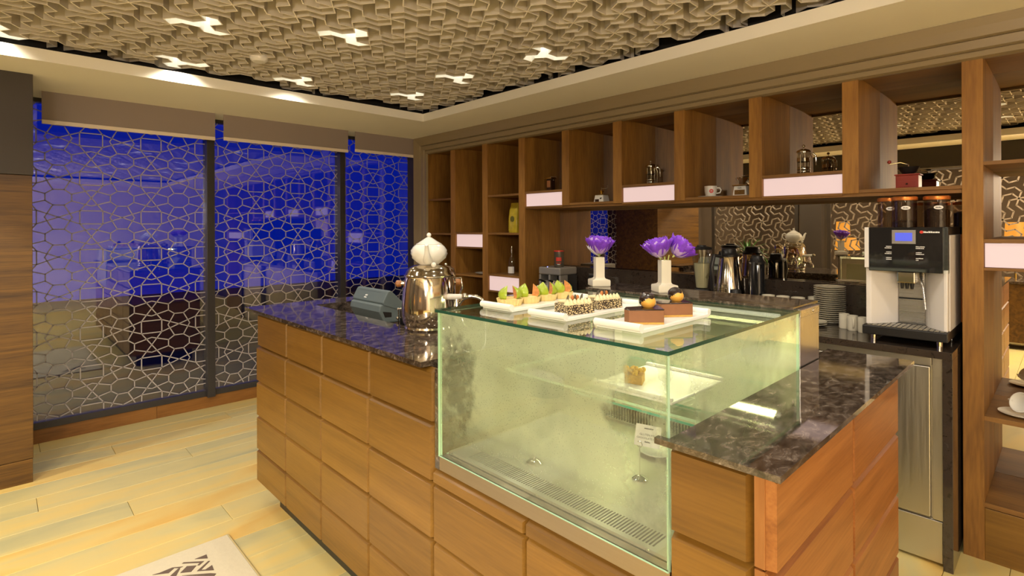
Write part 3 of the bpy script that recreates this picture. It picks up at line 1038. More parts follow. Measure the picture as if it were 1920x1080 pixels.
MB().lathe([(0.005, 0), (0.005, 0.002), (0.0, 0.003)], (0, 0, 0), 10, 0).build('rivet', 'chrome', dc, 40).matrix_local = Matrix.Translation((CX1 + 0.003, 1.83, 1.158)) @ Matrix.Rotation(PI / 2, 4, 'Y')
# sliding back doors with white frames
for xa, xb, yy in ((CX0 + 0.02, -0.93, 1.845), (-0.96, CX1 - 0.02, 1.865)):
    d = MB().box(xa, yy, 0.75, xb, yy + 0.014, 0.79).box(xa, yy, 1.11, xb, yy + 0.014, 1.150).box(xa, yy, 0.79, xa + 0.035, yy + 0.014, 1.11).box(xb - 0.035, yy, 0.79, xb, yy + 0.014, 1.11).build('sliding_door', 'case_white', dc, bevel=0.002)
    MB().box(xa + 0.03, yy + 0.005, 0.785, xb - 0.03, yy + 0.009, 1.115).build('frosted_pane', 'frost', d)
MB().box(CX0 + 0.02, 1.80, 0.70, CX1 - 0.02, 1.89, 0.75).build('door_track', 'steel', dc)
# light tube under the rear top
MB().tube([(CX0 + 0.05, 1.70, 1.148), (CX1 - 0.05, 1.70, 1.148)], 0.007, 10).build('led_tube', 'case_led', dc, 40)
cl = bpy.data.lights.new('case_lamp', 'AREA')
cl.shape = 'RECTANGLE'
cl.size, cl.size_y = 0.66, 0.03
cl.energy = 2.1
cl.color = (1.0, 0.96, 0.40)
clo = bpy.data.objects.new('case_lamp', cl)
COL.objects.link(clo)
clo.parent = dc
clo.location = ((CX0 + CX1) / 2, 1.68, 1.143)
clo.rotation_euler = (math.radians(-28), 0, 0)
# rear air box with louvres and teal-edged sheet, and the glass shelf
ab = MB().box(CX0 + 0.03, 1.58, 0.735, CX1 - 0.03, 1.70, 0.795).build('air_box', 'steel', dc, bevel=0.002)
lv = MB()
for i in range(60):
    xa = CX0 + 0.05 + 0.011 * i
    if xa < CX1 - 0.06:
        lv.box(xa, 1.5775, 0.742, xa + 0.0055, 1.5795, 0.788)
l_ = lv.build('louvre_slots', 'black', ab)
l_['kind'] = 'stuff'
pane('glass_sheet', CX0 + 0.03, 1.56, 0.797, CX1 - 0.03, 1.705, 0.805, 'clear', 'teal')
pane('glass_shelf', CX0 + 0.03, 1.22, 0.944, CX1 - 0.03, 1.66, 0.951, 'clear', 'edge_pale')
for xx in (CX0 + 0.012, CX1 - 0.030):
    MB().box(xx, 1.30, 0.936, xx + 0.018, 1.31, 0.944).box(xx, 1.58, 0.936, xx + 0.018, 1.59, 0.944).build('shelf_bracket', 'chrome', dc)

# ================================================================== SIDE COUNTER
sd_ = thing('side_counter', 'narrow wood side counter with granite slab at the right of the display case', 'counter', (0, 0, 0))
SX = -0.355
MB().box(-0.556, YP + 0.024, 0.124, SX - 0.024, 1.915, 0.985).build('body', 'carcass', sd_)
MB().box(-0.556, YP + 0.075, 0.0, SX - 0.075, 1.86, 0.126).build('plinth', 'black', sd_)
for (z0, z1) in ROWS:
    front_panel(sd_, -0.556, -0.393, z0, z1 + (0.006 if z1 > 0.9 else 0))
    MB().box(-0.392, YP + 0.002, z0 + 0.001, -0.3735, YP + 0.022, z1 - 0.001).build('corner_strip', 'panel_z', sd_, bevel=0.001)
_sp = {}
for (z0, z1) in ROWS:
    zt = z1 + (0.006 if z1 > 0.9 else 0)
    for ya, yb in ((YP + 0.004, 1.449), (1.451, 1.918)):
        h, wd = zt - z0, yb - ya
        key = (round(h, 3), round(wd, 3))
        if key not in _sp:
            t, c, cd_, g_ = 0.024, 0.012, 0.0215, 0.0010
            y0, y1, q0, q1 = g_, wd - g_, g_, h - g_
            v = [(-t, y0, q0), (-t, y1, q0), (-t, y1, q1), (-t, y0, q1), (-cd_, y0, q0), (-cd_, y1, q0), (-cd_, y1, q1), (-cd_, y0, q1),
                 (0, y0 + 0.002, q0 + 0.002), (0, y1 - c, q0 + 0.002), (0, y1 - c, q1 - c), (0, y0 + 0.002, q1 - c)]
            _sp[key] = MB().add(v, [(0, 1, 5, 4), (1, 2, 6, 5), (2, 3, 7, 6), (3, 0, 4, 7), (4, 5, 9, 8), (5, 6, 10, 9), (6, 7, 11, 10), (7, 4, 8, 11), (8, 9, 10, 11), (3, 2, 1, 0)]).mesh('panel', 'panel_y')
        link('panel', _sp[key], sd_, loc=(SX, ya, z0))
MB().prism([(-0.578, 0.945), (-0.339, 0.945), (-0.341, 2.055), (-0.580, 2.050), (-0.5800, 1.890), (-0.5535, 1.890), (-0.5535, 0.9605), (-0.578, 0.9605)], 0.988, 1.0).build('granite_slab', 'granite', sd_)

# ================================================================== BACK COUNTER
bc = thing('back_counter', 'back bar counter with dark granite top and upstand under the mirror', 'counter', (0, 0, 0))
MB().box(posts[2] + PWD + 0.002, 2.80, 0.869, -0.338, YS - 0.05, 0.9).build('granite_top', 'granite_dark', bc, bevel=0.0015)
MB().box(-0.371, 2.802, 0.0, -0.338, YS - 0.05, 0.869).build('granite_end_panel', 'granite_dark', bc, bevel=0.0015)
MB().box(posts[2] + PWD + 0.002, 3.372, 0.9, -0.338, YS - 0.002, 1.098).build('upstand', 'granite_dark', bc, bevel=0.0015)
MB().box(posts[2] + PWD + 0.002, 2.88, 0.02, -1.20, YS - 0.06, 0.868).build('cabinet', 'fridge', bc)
for xx, zz in ((-2.60, 1.015), (-0.66, 1.03)):
    o = MB().box(xx - 0.037, 3.364, zz - 0.037, xx + 0.037, 3.371, zz + 0.037).build('socket_plate', 'steel', bc, bevel=0.002)
    MB().box(xx - 0.024, 3.361, zz - 0.024, xx + 0.024, 3.3638, zz + 0.024).build('socket_insert', 'black', o)
fr = thing('undercounter_fridge', 'brushed steel undercounter fridge below the coffee machine', 'fridge', (-0.78, 2.83, 0.0))
MB().box(-0.40, 0.02, 0.012, 0.406, 0.50, 0.866).build('body', 'fridge', fr)
MB().box(-0.38, -0.002, 0.195, 0.365, 0.0185, 0.826).build('door', 'fridge', fr, bevel=0.004)
MB().box(0.372, 0.0, 0.19, 0.406, 0.0185, 0.866).build('frame_strip', 'fridge', fr, bevel=0.001)
MB().box(-0.40, 0.0, 0.832, 0.369, 0.0185, 0.866).build('top_strip', 'fridge', fr, bevel=0.001)
MB().box(-0.40, 0.0, 0.012, 0.406, 0.0185, 0.186).build('kick_plate', 'fridge', fr, bevel=0.003)


# ================================================================== THINGS ON THE SERVICE COUNTER
# ---- samovar
sm = thing('samovar', 'polished steel samovar urn with white lever tap on the granite counter', 'samovar', (-1.864, 1.307, 1.0))
MB().lathe([(0.0, 0.0), (0.098, 0.0), (0.102, 0.006), (0.100, 0.014), (0.108, 0.03), (0.114, 0.065), (0.114, 0.10), (0.109, 0.15), (0.103, 0.195), (0.0985, 0.214), (0.103, 0.217), (0.103, 0.222), (0.0985, 0.226), (0.094, 0.238), (0.082, 0.252), (0.062, 0.262), (0.050, 0.264), (0.0, 0.264)], n=48).build('urn_body', 'urn', sm, 35)
ANG = {'l': math.radians(190), 'r': math.radians(20), 'f': math.radians(-44)}
def polar(a, r, z):
    return (r * math.cos(a), r * math.sin(a), z)
for a in (math.radians(222), math.radians(75)):
    o = MB().tube([polar(a, 0.095, 0.185), polar(a, 0.118, 0.185)], [0.007, 0.010], 12).build('side_handle', 'chrome', sm, 40)
    MB().tube([polar(a, 0.117, 0.185), polar(a, 0.122, 0.185), polar(a, 0.136, 0.183), polar(a, 0.142, 0.182)], [0.011, 0.014, 0.015, 0.009], 14).build('wooden_grip', 'panel_z', o, 40)
a = math.radians(12)
tp = MB().tube([polar(a, 0.100, 0.075), polar(a, 0.135, 0.075), polar(a, 0.160, 0.070), polar(a, 0.180, 0.055), polar(a, 0.186, 0.030)], [0.013, 0.011, 0.014, 0.010, 0.008], 14).ball(polar(a, 0.150, 0.078), 0.020, 16, 10)
tp = tp.tube([polar(a, 0.150, 0.090), polar(a, 0.150, 0.130)], [0.014, 0.007], 12).build('tap', 'chrome', sm, 40)
MB().tube([polar(a, 0.100, 0.137), polar(a, 0.106, 0.137), polar(a, 0.15, 0.140), polar(a, 0.185, 0.144)], [0.010, 0.013, 0.0115, 0.009], 14).build('tap_lever', 'porcelain', tp, 40)
MB().ball(polar(a, 0.192, 0.145), 0.014, 14, 8).build('tap_rosette', 'chrome', tp, 40)
a = math.radians(-20)
MB().ball(polar(a, 0.072, 0.268), 0.011, 14, 8).build('lid_knob', 'porcelain', sm, 40)
# second vessel of the tea maker, behind the urn
jg = thing('steel_kettle', 'tall narrow polished steel kettle standing behind the samovar', 'kettle', (-1.945, 1.455, 1.0))
MB().lathe([(0.0, 0), (0.040, 0), (0.043, 0.01), (0.042, 0.15), (0.041, 0.200), (0.044, 0.205), (0.043, 0.215), (0.036, 0.235), (0.020, 0.246), (0.0, 0.248)], n=32).build('body', 'urn', jg, 35)
MB().ball((0, 0, 0.253), 0.007, 12, 8).build('lid_knob', 'chrome', jg, 40)
MB().tube([(0.030, 0.028, 0.19), (0.050, 0.046, 0.195), (0.055, 0.050, 0.15), (0.030, 0.028, 0.06)], 0.005, 8).build('handle', 'chrome', jg, 40)
# ---- teapot on the samovar
tpot = thing('teapot', 'white swirl-fluted porcelain teapot sitting on top of the samovar', 'teapot', (-1.864, 1.307, 1.2645))
sw = lambda a, z: 1 + 0.05 * math.cos(9 * (a + z * 22)) * max(0.0, math.sin(max(0.0, min(1.0, z / 0.085)) * PI))
MB().lathe([(0.0, 0.0), (0.040, 0.0), (0.043, 0.004), (0.056, 0.014), (0.068, 0.028), (0.0745, 0.045), (0.073, 0.060), (0.066, 0.074), (0.056, 0.083), (0.050, 0.086)], n=72, mod=sw).build('body', 'porcelain', tpot, 60)
ld_ = MB().lathe([(0.0, 0.083), (0.0535, 0.083), (0.0545, 0.0865), (0.050, 0.0885), (0.034, 0.098), (0.016, 0.110), (0.007, 0.115), (0.0, 0.116)], n=40).build('lid', 'porcelain', tpot, 50)
MB().ball((0, 0, 0.1235), 0.0098, 16, 10).build('knob', 'porcelain', ld_, 60)
a = math.radians(-40)
MB().tube([polar(a, 0.060, 0.022), polar(a, 0.082, 0.030), polar(a, 0.094, 0.050), polar(a, 0.102, 0.074), polar(a, 0.114, 0.086)], [0.020, 0.0165, 0.011, 0.0085, 0.0065], 14).build('spout', 'porcelain', tpot, 60)
a += PI
MB().tube([polar(a, 0.064, 0.072), polar(a, 0.084, 0.084), polar(a, 0.103, 0.074), polar(a, 0.105, 0.050), polar(a, 0.090, 0.028), polar(a, 0.066, 0.020)], 0.0055, 10).build('handle', 'porcelain', tpot, 60)
# ---- gooseneck tap at the sink behind the counter
ta = thing('sink_faucet', 'arched chrome faucet beside the samovar and the display case', 'faucet', (-1.76, 1.53, 1.0))
arc = [(0, 0, 0), (0, 0, 0.070)] + [(-0.041 + 0.041 * math.cos(t), -0.043 + 0.043 * math.cos(t), 0.070 + 0.052 * math.sin(t)) for t in [PI * k / 10 for k in range(1, 11)]] + [(-0.082, -0.086, 0.055)]
MB().tube(arc, 0.0085, 12).build('spout', 'chrome', ta, 50)
MB().lathe([(0.024, 0), (0.024, 0.012), (0.014, 0.022), (0.0, 0.022)], n=20).build('base', 'chrome', ta, 40)
MB().tube([(0.01, 0.01, 0.03), (0.04, 0.03, 0.045)], [0.006, 0.004], 10).build('lever', 'chrome', ta, 40)
# ---- cash register in the recess
cr = thing('cash_register', 'slate grey cash register seen from behind, set in the counter recess', 'cash register', (-2.742, 1.40, 0.9305))
WR = 0.322
def yz(poly, x0, x1, mb=None, mi=0):
    mb = mb or MB()
    return mb.prism(poly, x0, x1, mi, fn=lambda y, z, x: (x, y, z))
head = [(0.012, 0.105), (0.020, 0.092), (0.125, 0.055), (0.132, 0.062), (0.132, 0.100), (0.066, 0.162), (0.058, 0.165), (0.044, 0.163)]
yz(head, 0.0, WR).build('display_head', 'grey', cr, bevel=0.006)
yz([(-0.006, 0.062), (0.024, 0.0), (0.20, 0.0), (0.21, 0.05), (0.12, 0.085), (0.010, 0.098), (0.0, 0.090)], 0.008, WR - 0.004).build('body', 'grey', cr, bevel=0.006)
yz([(0.0005, 0.074), (0.0215, 0.022), (0.075, 0.020), (0.075, 0.06)], WR - 0.095, WR - 0.0035).build('cable_recess', 'black', cr, bevel=0.01)
yz([(0.0380, 0.1520), (0.0390, 0.1510), (0.0396, 0.1524), (0.0386, 0.1534)], 0.03, WR - 0.06).build('seam', 'black', cr)
nrm = Vector((0, -0.058, 0.032)).normalized()
rotx = math.atan2(0.058, 0.032)
marks('label_print', 4, 0.012, 'text_white', cr, (0.135, 0.0247, 0.131), (rotx, 0, 0))
marks('label_print', 5, 0.010, 'text_white', cr, (0.133, 0.0188, 0.1205), (rotx, 0, 0))
bx_ = thing('card_terminal', 'small black card terminal with chrome rim beside the samovar', 'card terminal', (-2.085, 1.30, 0.9305))
MB().box(0, 0, 0.0, 0.085, 0.07, 0.125).build('body', 'blackgloss', bx_, bevel=0.006)
MB().tube([(0, -0.002, 0.126), (0.085, -0.002, 0.126), (0.085, 0.072, 0.126), (0, 0.072, 0.126)], 0.0025, 6, closed=True).build('chrome_rim', 'chrome', bx_)
MB().tube([(-0.002, -0.003, 0.02), (-0.002, -0.003, 0.126)], 0.0028, 8).ball((-0.002, -0.004, 0.125), 0.006, 10, 6).ball((-0.004, -0.005, 0.085), 0.008, 10, 6).build('chrome_hinge', 'chrome', bx_, 40)

# ================================================================== ON THE CASE TOP
ZT = 1.1713
def tray(x0, y0, wd, ln, label):
    t = thing('serving_tray', label, 'tray', (x0, y0, ZT), 0, 'white serving trays on the display case')
    MB().box(0, 0.012, 0.0, wd, ln - 0.012, 0.0095).build('plate', 'tray', t, bevel=0.002)
    for yy, sg in ((0.010, 1), (ln - 0.010, -1)):
        MB().tube([(0, yy, 0.0135), (wd, yy, 0.0135)], 0.0095, 16).build('rolled_end', 'tray', t, 40)
    return t
T1 = tray(-1.262, 1.072, 0.132, 0.37, 'white tray with rolled ends holding green fig tarts')
T2 = tray(-1.046, 1.062, 0.130, 0.37, 'white tray with rolled ends holding biscuit chocolate slices')
T3 = tray(-0.822, 1.066, 0.132, 0.355, 'white tray with rolled ends holding chocolate mousse slices')
ZP = ZT + 0.0097
M['tart'] = plain('pastry_shell', (0.80, 0.62, 0.26), 0.6, var=0.15, vscale=60)
M['custard'] = plain('custard', (0.86, 0.72, 0.30), 0.35)
M['figskin'] = plain('green_fig_skin', (0.36, 0.46, 0.035), 0.3, var=0.35, vscale=50)
M['figflesh'] = plain('fig_flesh', (0.62, 0.27, 0.09), 0.3, var=0.6, vscale=120)
M['choc'] = plain('chocolate_glaze', (0.018, 0.007, 0.004), 0.08, coat=0.6, bump=0.5, vscale=90)
M['mousse'] = plain('chocolate_mousse', (0.27, 0.115, 0.045), 0.6, var=0.12, vscale=50)
M['crust'] = plain('biscuit_crust', (0.62, 0.36, 0.08), 0.8, var=0.35, vscale=150)
M['puff'] = plain('choux_pastry', (0.80, 0.42, 0.07), 0.45, var=0.2, vscale=80)
M['cream'] = plain('piped_cream', (0.84, 0.74, 0.45), 0.45)
M['disc'] = plain('chocolate_disc', (0.10, 0.085, 0.065), 0.3)
M['almond'] = plain('almond', (0.55, 0.20, 0.05), 0.5)
M['biscuit'] = voro_bits('biscuit_mosaic', (0.030, 0.012, 0.006), (0.74, 0.60, 0.33), 95, 0.12)
def fig_wedge(parent, c, rz, s=1.0):
    """quarter of a fig standing on its cut base"""
    mb = MB()
    n, m = 8, 8
    prof = [(0.0, 0.0), (0.014, 0.0005), (0.0185, 0.006), (0.0185, 0.013), (0.0145, 0.020), (0.008, 0.0255), (0.003, 0.029), (0.0, 0.031)]
    v, fs, mi = [], [], []
    for r, z in prof:
        for i in range(n + 1):
            a = PI * 0.62 * i / n
            v.append((r * s * math.cos(a), r * s * math.sin(a), z * s))
    for k in range(len(prof) - 1):
        for i in range(n):
            fs.append((k * (n + 1) + i, k * (n + 1) + i + 1, (k + 1) * (n + 1) + i + 1, (k + 1) * (n + 1) + i))
            mi.append(0)
    ax = [len(v) + k for k in range(len(prof))]
    v += [(0, 0, z * s) for r, z in prof]
    for k in range(len(prof) - 1):
        fs.append((ax[k], k * (n + 1), (k + 1) * (n + 1), ax[k + 1]))
        fs.append((k * (n + 1) + n, ax[k], ax[k + 1], (k + 1) * (n + 1) + n))
        mi += [1, 1]
    mb.v, mb.f, mb.mi = v, fs, mi
    o = mb.build('fig_wedge', ['figskin', 'figflesh'], parent, 40)
    o.location = c
    o.rotation_euler = (random.uniform(-.2, .2), random.uniform(-.2, .2), rz)
    return o
flute = lambda a, z: 1 + 0.035 * math.cos(22 * a)
tart_lab = ['fig tart at the rolled tray end by the case front glass', 'second fig tart from the case front glass', 'third fig tart from the case front glass', 'fig tart at the tray end by the flower vase']
for k in range(4):
    t = thing('fig_tart', tart_lab[k], 'tart', (-1.197, 1.1385 + 0.0795 * k, ZP), 0, 'fig tarts on the tray')
    MB().lathe([(0.0, 0), (0.034, 0), (0.040, 0.019), (0.0405, 0.021), (0.037, 0.020), (0.035, 0.015), (0.0, 0.015)], n=66, mod=flute).build('pastry_shell', 'tart', t, 30)
    MB().lathe([(0.0385, 0.014), (0.034, 0.018), (0.018, 0.0205), (0.0, 0.021)], n=24, caps=False).build('custard', 'custard', t, 60)
    fig_wedge(t, (-0.006, -0.010, 0.0175), math.radians(205 + 25 * k), 1.4)
    fig_wedge(t, (0.006, 0.012, 0.0175), math.radians(-20 + 35 * (k % 2)), 1.35)
def poly_slice(name, poly, z0, z1, mat, parent, bevel=0.0008):
    return MB().prism(poly, z0, z1).build(name, mat, parent, bevel=bevel)
# biscuit slices
for k, (ox, oy) in enumerate(((0, 0), (-0.003, 0.138))):
    t = thing('biscuit_cake_slice', ('chocolate biscuit mosaic slice with piped cream, close to the case front glass', 'chocolate biscuit mosaic slice with piped cream, close to the slim vase')[k], 'cake slice', (-0.939 + ox, 1.108 + oy, ZP), 0, 'biscuit mosaic slices')
    P4 = [(0.0, 0.0), (0.017, 0.094), (-0.045, 0.100), (-0.071, 0.026)]
    poly_slice('biscuit_block', P4, 0.0, 0.026, 'biscuit', t)
    for q in range(7):
        f_ = q / 6
        bx0 = Vector((-0.009 - 0.004, 0.013)).lerp(Vector((0.004, 0.086)), f_)
        pr = []
        for lv_ in range(9):
            z = 0.0255 + 0.0165 * lv_ / 8
            pr.append((0.0088 * (1 - (lv_ / 8) ** 1.5) + 0.0006, z))
        MB().lathe(pr, (bx0.x, bx0.y, 0), 20, mod=lambda a, z: 1 + 0.18 * math.cos(6 * (a + z * 160))).build('cream_swirl', 'cream', t, 50)
    for q in range(3):
        f_ = (0.5 + 2.1 * q) / 6 + 0.02
        c = Vector((-0.024, 0.018)).lerp(Vector((-0.010, 0.086)), f_)
        o = MB().lathe([(0.0, -0.001), (0.0115, -0.001), (0.0122, 0.0), (0.0115, 0.001), (0.0, 0.001)], n=20).build('chocolate_disc', 'disc', t, 40)
        o.matrix_local = Matrix.Translation((c.x, c.y, 0.0400)) @ Matrix.Rotation(math.radians(-40), 4, 'Z') @ Matrix.Rotation(math.radians(74), 4, 'X')
        if q < 2:
            c2 = c.lerp(Vector((-0.010, 0.086)), 0.28)
            MB().ball((c2.x, c2.y, 0.0415), (0.0045, 0.006, 0.0085), 10, 8).build('almond', 'almond', t, 50)
    MB().box(-0.062, 0.028, 0.0262, -0.030, 0.092, 0.034).build('cream_layer', 'cream', t, bevel=0.003)
# mousse slices
for k, (ox, oy, tl) in enumerate(((0, 0, 0), (0.0, 0.150, 6))):
    t = thing('chocolate_mousse_slice', ('chocolate mousse slice topped with a glazed puff, by the front rolled tray end', 'chocolate mousse slice topped with a glazed puff, by the rear rolled tray end')[k], 'cake slice', (-0.748 + ox, 1.112 + oy, ZP), math.radians(tl), 'chocolate mousse slices')
    P5 = [(0.0, 0.0), (0.059, 0.062), (0.012, 0.112), (-0.030, 0.030), (-0.018, 0.006)]
    poly_slice('biscuit_base', P5, 0.0, 0.005, 'crust', t)
    poly_slice('mousse', P5, 0.0051, 0.034, 'mousse', t)
    poly_slice('glaze', [(x_ * 1.01, y_ * 1.01) for x_, y_ in P5], 0.0341, 0.0372, 'choc', t, 0.0014)
    MB().ball((0.014, 0.062, 0.051), (0.019, 0.019, 0.0165), 20, 12).build('choux_puff', 'puff', t, 60)
    mb = MB()
    n_, m_ = 22, 9
    v, fs = [], []
    for q in range(m_ + 1):
        th = (PI * 0.62) * q / m_
        for i in range(n_):
            a = 2 * PI * i / n_
            rr = 1 + 0.05 * math.sin(5 * a + q) + (0.12 * math.sin(3 * a) if q == m_ else 0)
            v.append((0.0205 * rr * math.sin(th) * math.cos(a), 0.0205 * rr * math.sin(th) * math.sin(a), 0.020 * math.cos(th)))
    for q in range(m_):
        for i in range(n_):
            j = (i + 1) % n_
            fs.append((q * n_ + i, (q + 1) * n_ + i, (q + 1) * n_ + j, q * n_ + j))
    mb.add(v, fs)
    o = mb.build('chocolate_cap', 'choc', t, 60)
    o.matrix_local = Matrix.Translation((0.010, 0.064, 0.055)) @ Matrix.Rotation(math.radians(48), 4, 'Z') @ Matrix.Rotation(math.radians(-38), 4, 'Y')

# ---- vases with flowers
M['petal'] = plain('violet_petal', (0.21, 0.045, 0.62), 0.55, var=0.35, vscale=70)
M['petal_pale'] = plain('pale_violet_petal', (0.50, 0.33, 0.66), 0.55, var=0.2, vscale=70)
M['petal_white'] = plain('white_petal', (0.78, 0.70, 0.74), 0.55)
M['sepal'] = plain('pale_green_sepal', (0.50, 0.58, 0.16), 0.5)
def vase(x, y, label):
    t = thing('bud_vase', label, 'vase', (x, y, 1.1793), math.radians(8), 'white bud vases')
    MB().lathe([(0.0, 0), (0.050, 0), (0.052, 0.003), (0.052, 0.022), (0.050, 0.026), (0.032, 0.030), (0.0265, 0.034), (0.0255, 0.042), (0.0255, 0.115), (0.0245, 0.117), (0.021, 0.115), (0.021, 0.05), (0.0, 0.04)], n=4).build('body', 'cream_ceramic', t, 20, bevel=0.002)
    return t
def petal_obj(parent, mat, base, az, a0, a1, ln, wd, ruffle, seed):
    """petal that starts leaning out by a0 and bends up (or over) to a1, with a ruffled rim"""
    rnd = random.Random(seed)
    nu, nv = 10, 7
    v, fs = [], []
    ph = rnd.uniform(0, 6)
    y_, z_ = 0.0, 0.0
    for j in range(nv + 1):
        t_ = j / nv
        an = a0 + (a1 - a0) * t_
        if j:
            y_ -= ln / nv * math.sin(an)
            z_ += ln / nv * math.cos(an)
        wdt = wd * (0.22 + 0.80 * math.sin(min(1.0, 0.08 + t_ * 0.66) * PI * 0.74))
        for i in range(nu + 1):
            s_ = i / nu * 2 - 1
            k_ = 0.55 * wdt * s_ * s_
            r1 = ruffle * t_ ** 3 * math.sin(s_ * 7 + ph)
            r2 = ruffle * t_ ** 4 * math.sin(s_ * 10 + ph * 1.7)
            dz = -0.10 * ln * s_ * s_ * t_
            v.append((s_ * wdt, y_ + k_ * math.cos(an) + r1, z_ + k_ * math.sin(an) * 0.4 + r2 + dz))
    for j in range(nv):
        for i in range(nu):
            a = j * (nu + 1) + i
            fs.append((a, a + 1, a + nu + 2, a + nu + 1))
    o = MB().add(v, fs).build('petal', mat, parent, 80)
    o.matrix_local = Matrix.Translation(base) @ Matrix.Rotation(az, 4, 'Z')
    sf = o.modifiers.new('thick', 'SOLIDIFY')
    sf.thickness = 0.0007
    return o
def bloom(parent, base, lean_az, lean, size, seed):
    """one open lisianthus head: ruffled cup of overlapping petals"""
    e = bpy.data.objects.new('bloom', MB().tube([(0, 0, -0.004), (0, 0, 0.010 * size), (0, 0, 0.016 * size)], [0.002, 0.006 * size, 0.004 * size], 8).mesh('bloom', 'sepal', 40))
    COL.objects.link(e)
    e.parent = parent
    e.matrix_local = Matrix.Translation(base) @ Matrix.Rotation(lean_az, 4, 'Z') @ Matrix.Rotation(lean, 4, 'Y')
    for ring_, (cnt, a0, a1, ln, wd, mt) in enumerate(((5, 1.35, -0.10, 0.082, 0.044, 'petal_pale'), (6, 1.15, 0.45, 0.086, 0.036, 'petal'), (6, 0.95, 0.15, 0.084, 0.030, 'petal'), (5, 0.65, 0.05, 0.078, 0.026, 'petal'), (3, 0.30, 0.0, 0.074, 0.018, 'petal'))):
        for k in range(cnt):
            az = 2 * PI * k / cnt + ring_ * 0.5 + seed
            petal_obj(e, mt, (0.003 * math.sin(az), -0.003 * math.cos(az), 0.006 * size), az, a0, a1, ln * size, wd * size, 0.0050 * size, seed * 31 + ring_ * 7 + k)
    return e
v1 = vase(-1.3375, 1.775, 'slim white bud vase holding a single violet bloom')
v2 = vase(-1.040, 1.775, 'slim white bud vase holding two violet blooms')
VA = math.radians(46.2)
f1 = thing('violet_flower', 'single violet ruffled bloom with white outer petals in the slim vase', 'flower', (-1.3375, 1.775, 1.297))
MB().tube([(0, 0, -0.06), (0, 0, 0.010)], 0.0028, 8).build('stem', 'sepal', f1)
bloom(f1, (0, 0, 0.004), 0.3, 0.10, 1.0, 1)
for az in (-0.1, 1.0, -1.2):
    petal_obj(f1, 'sepal', (0, 0, 0.002), VA + az, 1.15, 0.1, 0.045, 0.009, 0.0, 5)
petal_obj(f1, 'petal_white', (0, 0, 0.002), VA - 1.45, 1.35, 0.5, 0.064, 0.024, 0.006, 6)
f2 = thing('violet_flower', 'pair of violet ruffled blooms with a pale petal in the slim vase', 'flower', (-1.040, 1.775, 1.297))
MB().tube([(0, 0, -0.06), (0.001, 0, 0.012)], 0.0028, 8).tube([(0.003, 0.003, -0.05), (0.012, 0.012, 0.018)], 0.0022, 8).build('stem', 'sepal', f2)
bloom(f2, (-0.010, -0.010, 0.004), VA + PI, 0.22, 0.95, 2)
bloom(f2, (0.022, 0.024, 0.012), VA, 0.75, 0.92, 3)
petal_obj(f2, 'petal_white', (-0.006, -0.006, 0.004), VA - 1.55, 1.35, 0.6, 0.082, 0.026, 0.008, 8)

# ================================================================== INSIDE THE CASE
t = thing('cake_tray', 'white square tray on the glass shelf inside the display case', 'tray', (-0.985, 1.27, 0.9515))
MB().box(0, 0, 0, 0.26, 0.30, 0.008).build('plate', 'tray', t, bevel=0.003)
MB().box(0, 0, 0.008, 0.26, 0.012, 0.018).box(0, 0.288, 0.008, 0.26, 0.30, 0.018).build('rim', 'tray', t, bevel=0.003)
t = thing('crumble_cake', 'golden crumble cake slice on the tray inside the display case', 'cake slice', (-0.915, 1.335, 0.9598))
M['crumble'] = plain('golden_crumble', (0.85, 0.45, 0.05), 0.7, var=0.4, vscale=90, bump=1.0)
poly_slice('sponge', [(0, 0), (0.052, 0.012), (0.030, 0.062), (-0.022, 0.040)], 0.0, 0.026, 'crust', t)
mb = MB()
rnd = random.Random(4)
for k in range(34):
    a, b = rnd.random(), rnd.random()
    mb.ball((-0.012 + 0.050 * a, 0.008 + 0.044 * b, 0.027 + rnd.random() * 0.012), rnd.uniform(0.004, 0.008), 7, 5)
mb.build('crumble_topping', 'crumble', t, 60)
t = thing('price_sign_holder', 'chrome sign holder with a white card on the case floor', 'sign holder', (-0.812, 1.255, 0.7353))
MB().lathe([(0.0, 0), (0.020, 0), (0.021, 0.003), (0.013, 0.009), (0.004, 0.012), (0.0, 0.012)], n=24).build('base', 'chrome', t, 40)
MB().tube([(0, 0, 0.01), (0, 0, 0.090)], 0.0016, 8).build('rod', 'chrome', t)
MB().tube([(0.008 * math.cos(q) - 0.0, -0.001, 0.096 + 0.008 * math.sin(q)) for q in [2 * PI * k / 16 for k in range(16)]], 0.0011, 6, closed=True).build('clip_ring', 'chrome', t)
cd = MB().box(-0.016, 0.0, 0.0, 0.052, 0.0012, 0.056).build('card', 'white', t)
cd.matrix_local = Matrix.Translation((0, 0.0005, 0.092)) @ Matrix.Rotation(math.radians(38), 4, 'Z') @ Matrix.Rotation(math.radians(-12), 4, 'X') @ Matrix.Rotation(math.radians(8), 4, 'Y')
for q, (tx, zz, sz) in enumerate(((None, 0.047, 0.006), ('GLUTEN FREE', 0.030, 0.0075), ('CHOCOLATE CAKE', 0.021, 0.0068), (None, 0.012, 0.006))):
    if tx:
        text_mesh('card_print', tx, sz, 'text_dark', cd, (0.019, -0.0004, zz), (PI / 2, 0, 0), ext=0.0001)
    else:
        marks('card_print', 8 if q == 0 else 5, sz, 'text_dark', cd, (0.019, -0.0004, zz), (PI / 2, 0, 0))
tag(MB().lathe([(0.0, 0), (0.022, 0), (0.023, 0.003), (0.014, 0.010), (0.005, 0.013), (0.004, 0.024), (0.0, 0.025)], n=24).build('chrome_stand', 'chrome', None, 40, loc=(-1.083, 1.125, 0.7353)), 'small empty chrome stand on the case floor by the vent slots', 'stand')
PLATE = [(0.0, 0.0), (0.030, 0.0), (0.034, 0.003), (0.052, 0.010), (0.053, 0.012), (0.050, 0.0125), (0.032, 0.006), (0.0, 0.005)]
